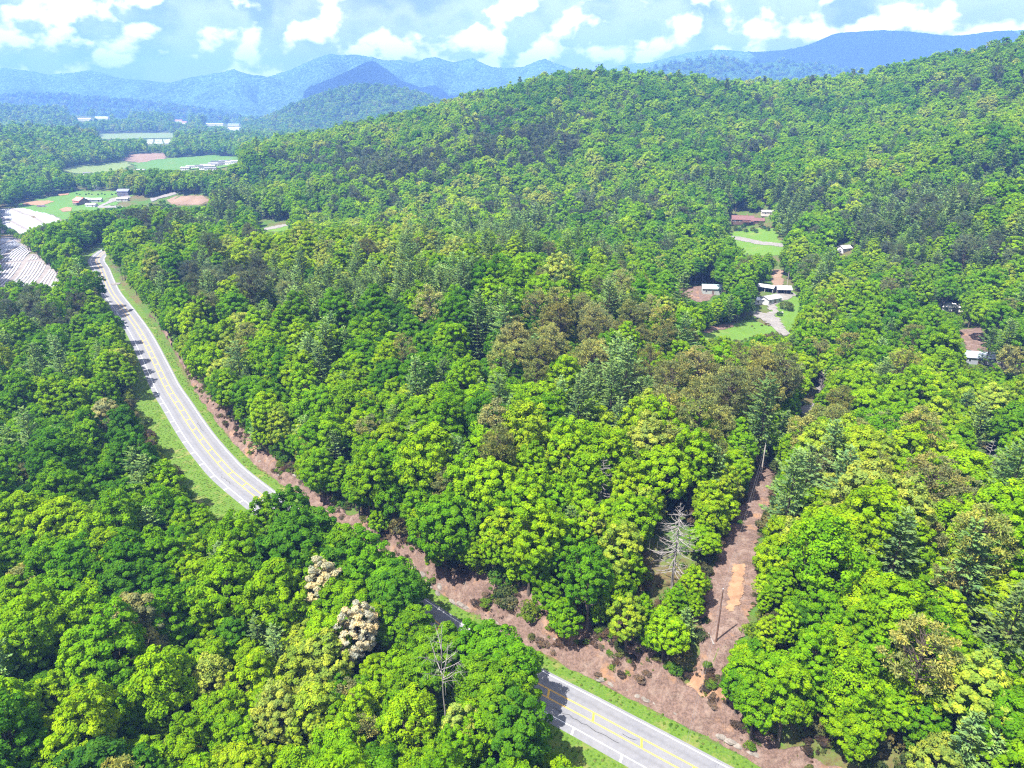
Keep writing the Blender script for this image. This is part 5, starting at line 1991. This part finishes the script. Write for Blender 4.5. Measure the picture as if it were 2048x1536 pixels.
def vehicle(name, px, py, rot, L, Wd, Hh, col, label, cat, van=False):
    p = hit(px, py)
    e = empty(name, (p[0], p[1], p[2] + .30), rot)
    paint = simple('car_paint_%d' % int(col[0] * 100), col, .35, .05, 1, .5)
    hb = .32 + Hh * .42
    pr = [(-L / 2, .32), (L / 2, .32), (L / 2, hb * .9), (L * .28, hb), (-L / 2, hb)]
    mb = MB()
    V = [(x, s * Wd / 2, z) for s in (-1, 1) for x, z in pr]
    mb.add(V, [(4, 3, 2, 1, 0), (5, 6, 7, 8, 9)] + [(i, (i + 1) % 5, (i + 1) % 5 + 5, i + 5) for i in range(5)])
    mb.build('body', paint, e)
    fx = L * (.38 if van else .26)
    V = [(-L * .48, -Wd * .48, hb), (fx, -Wd * .48, hb), (fx, Wd * .48, hb), (-L * .48, Wd * .48, hb), (-L * .44, -Wd * .4, Hh), (fx - L * .14, -Wd * .4, Hh), (fx - L * .14, Wd * .4, Hh), (-L * .44, Wd * .4, Hh)]
    c = MB().add(V, [(0, 1, 5, 4), (1, 2, 6, 5), (2, 3, 7, 6), (3, 0, 4, 7)]).build('cabin_glass', M_GLASS, e)
    MB().box((fx * .5 - L * .29, 0, Hh + .02), (L * .44 + fx * .5, Wd * .82, .06)).build('roof', paint, e)
    for sx in (-.31, .31):
        for sy in (-1, 1):
            w = MB().tube([(sx * L, sy * (Wd / 2 - .2), .32), (sx * L, sy * (Wd / 2 + .02), .32)], .33, 12).build('wheel', M_TAR, e)
            MB().tube([(sx * L, sy * (Wd / 2 + .02), .32), (sx * L, sy * (Wd / 2 + .04), .32)], .18, 10).build('rim', M_WIRE, w)
    for sy in (-.35, .35):
        MB().box((L / 2 + .01, sy * Wd, hb * .75), (.05, .3, .18)).build('headlight', M_WHITE, e)
    tag(e, label, cat)


vehicle('parked_car', 2032, 738, R(150), 4.6, 1.8, 1.45, (.03, .035, .045), 'dark car parked on the drive by the metal roofed house', 'car')
vehicle('parked_van', 1979, 728, R(-15), 5.4, 2.0, 2.1, (.65, .65, .65), 'white van parked at the end of the metal roofed house', 'van', True)
vehicle('parked_car', 1548, 600, R(30), 4.5, 1.8, 1.45, (.6, .6, .6), 'white car parked beside the low grey-white house', 'car')
p = hit(1562, 629)
e = empty('propane_tank', (p[0], p[1], p[2] + .2), .4)
t = np.linspace(-1, 1, 11)
MB().tube(np.stack([t * 1.3, 0 * t, 0 * t + .75], 1), np.maximum(.05, .5 * np.clip((1 - np.abs(t) ** 6), 0, 1) ** .5), 12).build('tank', wallmat(WHT), e)
for x in (-.7, .7):
    MB().box((x, 0, .15), (.15, .7, .4)).build('foot', M_WIRE, e)
tag(e, 'white propane tank on the lawn beside the driveway shrub', 'tank')
for px, py, s, tn in ((1558, 632, .9, 0), (1567, 618, 1.6, 1), (1578, 622, 1.3, 1), (1480, 462, 1.1, 0), (1492, 464, 1.0, 0), (1504, 462, 1.2, 1), (1512, 466, .9, 0), (1528, 458, 1.0, 0), (1470, 461, 1.2, 1), (1486, 455, 1.2, 0), (1520, 454, 1.1, 1), (1536, 462, 1.0, 0)):
    p = hit(px, py)
    wh = 'beside the gravel driveway to the sheds' if py > 600 else 'in front of the brown roofed house'
    place_tree('shrub', 'shrub', int(px) % 3, p[0], p[1], p[2], s, px * .7, [(.045, .10, .02), (.09, .13, .03)][tn], f'{["dark", "pale"][tn]} green rounded garden shrub {wh}', 'shrub', f'{["dark", "pale"][tn]} shrubs {wh}')

# mobile home park and town on the valley floor
mr = np.random.default_rng(11)
for i, (px, py) in enumerate([(282, 343), (372, 340), (380, 336), (390, 337), (402, 336), (412, 334), (420, 336), (428, 331), (436, 333), (440, 328), (448, 331), (454, 327), (462, 329), (468, 326), (474, 327), (430, 326), (446, 325), (410, 340), (422, 341), (176, 350)]):
    c = mr.uniform(.3, .62)
    house('mobile_home', px, py, 14, 5, 3.0, 1.0, R(mr.uniform(-25, 25)), (c, c, c * .95), tuple(np.array([.30, .30, .32]) * mr.uniform(.15, 1.1)), 'small pale mobile home in the park beside the crop field', 'mobile home', 'mobile homes beside the crop field', nwin=4)
for i, (px, py, w) in enumerate(TOWN):
    p = hit(px, py + 2)
    dep = project(*p)[2]
    L = w / FPX * dep
    red = i in (5, 6, 10)
    house('town_building', px, py + 2.5, L, 14, 7.5 if w > 20 else 6, 2.2, R(mr.uniform(-8, 8)), (.5, .48, .46), (.42, .20, .16) if red else ((.30, .36, .46) if i in (7, 8) else (.55, .54, .53)),
          ('red roofed building in the hazy town' if red else 'long blue-grey roofed building in the hazy town' if i in (7, 8) else 'pale low building in the hazy town below the mountains'), 'building', f'town buildings {"red" if red else "blue" if i in (7, 8) else "pale"}', nwin=max(3, int(L / 6)), door=False)
print('buildings', round(time.time() - T0, 1))

# ------------------------------------------------------------------ mountains
MTP = []


def mountain(sky_px, D, front, label, mat, seed, amp=0.35, spur=6.0, trees=0, name='mountain', tree_sc=1.6):
    sp = np.array(sky_px, float)
    W = at_depth(sp[:, 0], sp[:, 1], D)
    n = 260
    uu = np.linspace(0, 1, n)
    pl = (sp[:, 0] - sp[0, 0]) / (sp[-1, 0] - sp[0, 0])
    cx = np.interp(uu, pl, W[:, 0])
    cyy = np.interp(uu, pl, W[:, 1])
    cz = np.interp(uu, pl, W[:, 2])
    for _ in range(3):
        cz[1:-1] = .25 * cz[:-2] + .5 * cz[1:-1] + .25 * cz[2:]
    length = np.hypot(cx[-1] - cx[0], cyy[-1] - cyy[0])
    m = 90
    vv = np.concatenate([np.linspace(-1, 0, 64), np.linspace(0, .8, m - 64 + 1)[1:]])
    U, Vv = np.meshgrid(uu, vv, indexing='ij')
    BX = np.interp(U, uu, cx) + (fbm(U * length / 900., Vv * 2 + seed, 2, seed) - .5) * 0
    BY = np.interp(U, uu, cyy)
    r = np.hypot(BX, BY)
    X = BX * (1 + Vv * front / r)
    Y = BY * (1 + Vv * front / r)
    q = np.abs(Vv)
    prof = np.where(Vv < 0, (1 - q) ** 1.25, np.clip(1 - q, 0, 1) ** 1.1)
    sl = length / 1000.0 * spur / 6.0 * 2.2
    warp = (fbm(U * sl * 1.3, Vv * 2.0, 3, seed + 5) - .5) * 1.1
    rid = np.abs(2 * (fbm(U * sl + warp, Vv * .7 + 9, 3, seed) % 1.0) - 1)
    rid = 1 - np.abs(np.sin((U * sl + warp) * 3.14159))
    gul = 1 - amp * rid * np.clip(q * 3.2, 0, 1) * np.clip((1 - q) * 2.5, 0, 1)
    base = -45.0
    Z = base + (np.interp(U, uu, cz) - base) * prof * gul
    Z = Z + (fbm(X / 160., Y / 160., 4, seed + 2) - .5) * 60 * np.clip(q * 6, 0, 1) * np.clip((1 - q) * 4, 0, 1) * (D / 5000) + (fbm(X / 22., Y / 22., 3, seed + 3) - .5) * 11
    k = np.arange(n * m).reshape(n, m)
    Fq = np.stack([k[:-1, :-1], k[:-1, 1:], k[1:, 1:], k[1:, :-1]], -1).reshape(-1, 4)
    me = mesh_np(name, np.stack([X, Y, Z], -1).reshape(-1, 3), Fq, [mat], smooth_shade=True)
    if me.polygons[n * m // 2].normal.z < 0:
        me.flip_normals()
    o = obj(name, me)
    tag(o, label, kind='structure')
    if trees:
        rg = np.random.default_rng(seed)
        a = rg.uniform(0, n - 1.001, trees)
        b = rg.uniform(0, 70, trees)
        i, j = a.astype(int), b.astype(int)
        fa, fb = (a - i)[:, None], (b - j)[:, None]
        G = np.stack([X, Y, Z], -1)
        Pp = (G[i, j] * (1 - fa) + G[i + 1, j] * fa) * (1 - fb) + (G[i, j + 1] * (1 - fa) + G[i + 1, j + 1] * fa) * fb
        Pp[:, 2] -= 4
        MTP.append((Pp, np.full(trees, tree_sc)))
    return o


MTN = [
    ([(-260, 150), (-120, 128), (0, 135), (60, 142), (95, 149), (140, 146), (182, 140), (215, 149), (245, 157), (300, 161), (360, 168), (420, 172), (520, 180)], 5700, 1400, 'far blue range along the valley head', 21, .5),
    ([(250, 200), (300, 188), (340, 166), (375, 156), (405, 150), (440, 146), (466, 138), (495, 148), (530, 152), (560, 160), (600, 170), (680, 185)], 5000, 1300, 'hazy pointed hill in front of the central mountain', 22, .5),
    ([(470, 190), (540, 152), (580, 140), (618, 122), (655, 108), (685, 110), (705, 108), (742, 114), (770, 121), (800, 120), (840, 131), (900, 150), (980, 172), (1040, 190)], 5600, 1500, 'broad central blue-green mountain', 23, .5),
    ([(590, 200), (620, 172), (665, 156), (700, 140), (738, 122), (752, 124), (778, 142), (800, 160), (835, 172), (880, 205), (900, 220)], 4500, 900, 'dark shadowed pyramid peak in front of the central mountain', 24, .3),
    ([(780, 150), (820, 128), (850, 117), (868, 113), (890, 120), (908, 125), (945, 116), (965, 126), (985, 134), (1015, 136), (1045, 134), (1068, 124), (1088, 117), (1110, 126), (1140, 136), (1190, 147), (1260, 160), (1340, 180)], 5700, 1400, 'jagged three peaked blue ridge', 25, .5),
    ([(1120, 180), (1190, 150), (1235, 132), (1262, 127), (1300, 126), (1340, 114), (1372, 106), (1395, 103), (1418, 99), (1450, 100), (1510, 104), (1570, 100), (1610, 92), (1640, 80), (1672, 66), (1720, 63), (1760, 60), (1810, 62), (1850, 66), (1890, 71), (1930, 70), (1990, 62), (2048, 60), (2150, 72), (2300, 70), (2420, 90)], 5900, 1500, 'long high blue mountain wall', 26, .45),
]
for sp_, D_, f_, lab_, sd_, am_ in MTN:
    mountain(sp_, D_, f_, lab_, M_MTN, sd_, am_)
M_HILL = mat_mountain('hill_forest', (0.02, 0.055, 0.014), (0.05, 0.125, 0.02), (0.10, 0.20, 0.025))
mountain([(1160, 190), (1230, 160), (1290, 140), (1360, 124), (1400, 119), (1430, 113), (1460, 118), (1490, 127), (1530, 126), (1560, 121), (1600, 127), (1640, 127), (1690, 136), (1730, 146), (1800, 170), (1860, 190)], 3600, 900, 'rounded hazy green foothills before the high mountain wall', M_HILL, 27, .4, 9, trees=4000, name='hill', tree_sc=1.5)
mountain([(480, 262), (540, 235), (580, 215), (620, 198), (660, 185), (700, 176), (735, 171), (765, 175), (800, 178), (840, 188), (885, 208), (930, 225), (1000, 250)], 2700, 650, 'green wooded hill standing in the valley', M_HILL, 28, .3, 7, trees=7000, name='hill', tree_sc=1.25)
mountain([(-200, 215), (-80, 200), (20, 192), (90, 188), (150, 193), (210, 200), (280, 204), (340, 212), (420, 222), (480, 232)], 4200, 900, 'low wooded hills behind the town', M_HILL, 29, .3, 6, trees=5000, name='hill', tree_sc=1.7)
MP = np.concatenate([a for a, b in MTP])
MSs = np.concatenate([b for a, b in MTP])
rg = np.random.default_rng(5)
kk = (rg.random(len(MP)) < 0.15).astype(int) * 2
mt, _ = tint_for(kk, MP[:, 0], MP[:, 1], np.full(len(MP), 0.), np.full(len(MP), 0.), rg)
mv = np.where(kk == 0, np.array(IDX['broadleaf', 2])[rg.integers(0, 5, len(MP))], np.array(IDX['pitch_pine', 2])[rg.integers(0, 2, len(MP))])
ms = MSs * rg.uniform(.75, 1.25, len(MP))
stuff_stand('hill_forest', MP, mv, rg.uniform(0, 6.28, len(MP)), np.stack([ms, ms, ms * .8], 1), mt, 'hazy broadleaf forest on the far hills')
print('mountains', round(time.time() - T0, 1))

# ------------------------------------------------------------------ cumulus overhead, above the frame, whose shade lies on the mountains
M_CLOUD = simple('cloud_white', (0.75, 0.75, 0.76), 1.0, 0.05, 0.002, 0.0)


def cloud(px, py, depth, rx, ry, seed, label):
    tgt = at_depth(px, py, depth)
    t = (2300 - tgt[2]) / to_sun[2]
    c = tgt + to_sun * t
    rg = np.random.default_rng(seed)
    bm = bmesh.new()
    for i in range(16):
        a = rg.uniform(0, 6.28)
        r = rg.uniform(0, .8) ** .6
        m = bmesh.ops.create_icosphere(bm, subdivisions=3, radius=1.0)
        sc_ = rg.uniform(.3, .55)
        V = np.array([v.co for v in m['verts']])
        k = 1 + .5 * (fbm(V[:, 0] * 2 + i, V[:, 1] * 2 + V[:, 2] * 1.7, 3, seed + i) - .5)
        for v, kk_ in zip(m['verts'], k):
            v.co = (v.co.x * kk_ * sc_ * rx + rx * r * math.cos(a) * .7, v.co.y * kk_ * sc_ * ry + ry * r * math.sin(a) * .7, max(-.12 * rx, v.co.z * kk_ * sc_ * rx * .6))
    me = bpy.data.meshes.new('cloud')
    bm.to_mesh(me)
    bm.free()
    me.materials.append(M_CLOUD)
    o = obj('cloud', me, None, tuple(c))
    tag(o, label, kind='stuff')


cloud(742, 165, 4400, 520, 420, 1, 'cumulus cloud shading the pyramid peak')
cloud(655, 188, 3500, 330, 260, 2, 'small cumulus cloud shading the valley spur')
cloud(880, 190, 5000, 520, 380, 3, 'cumulus cloud shading the slope below the jagged ridge')
cloud(1850, 105, 5600, 1300, 900, 4, 'broad cumulus cloud shading the high mountain wall')

# ------------------------------------------------------------------ haze: the humid air of the valley
HZ_TOP = 740.0
hz = MB().box((0, 2500, (HZ_TOP - 60) / 2), (26000, 22000, HZ_TOP + 60)).build('haze', None)
hm, nt = new_mat('humid_blue_air')
out = N(nt, 'ShaderNodeOutputMaterial')
pv = N(nt, 'ShaderNodeVolumePrincipled')
HAZE_DENSITY = 1.6e-4
pv.inputs['Color'].default_value = (0.18, 0.37, 0.90, 1)
pv.inputs['Density'].default_value = HAZE_DENSITY
pv.inputs['Anisotropy'].default_value = 0.0
LK(nt, pv.outputs[0], out.inputs['Volume'])
hm.cycles.homogeneous_volume = True
hm.cycles.volume_sampling = 'DISTANCE'
hz.data.materials.append(hm)
tag(hz, 'blue summer haze filling the valley air', kind='stuff')
print('done', round(time.time() - T0, 1))
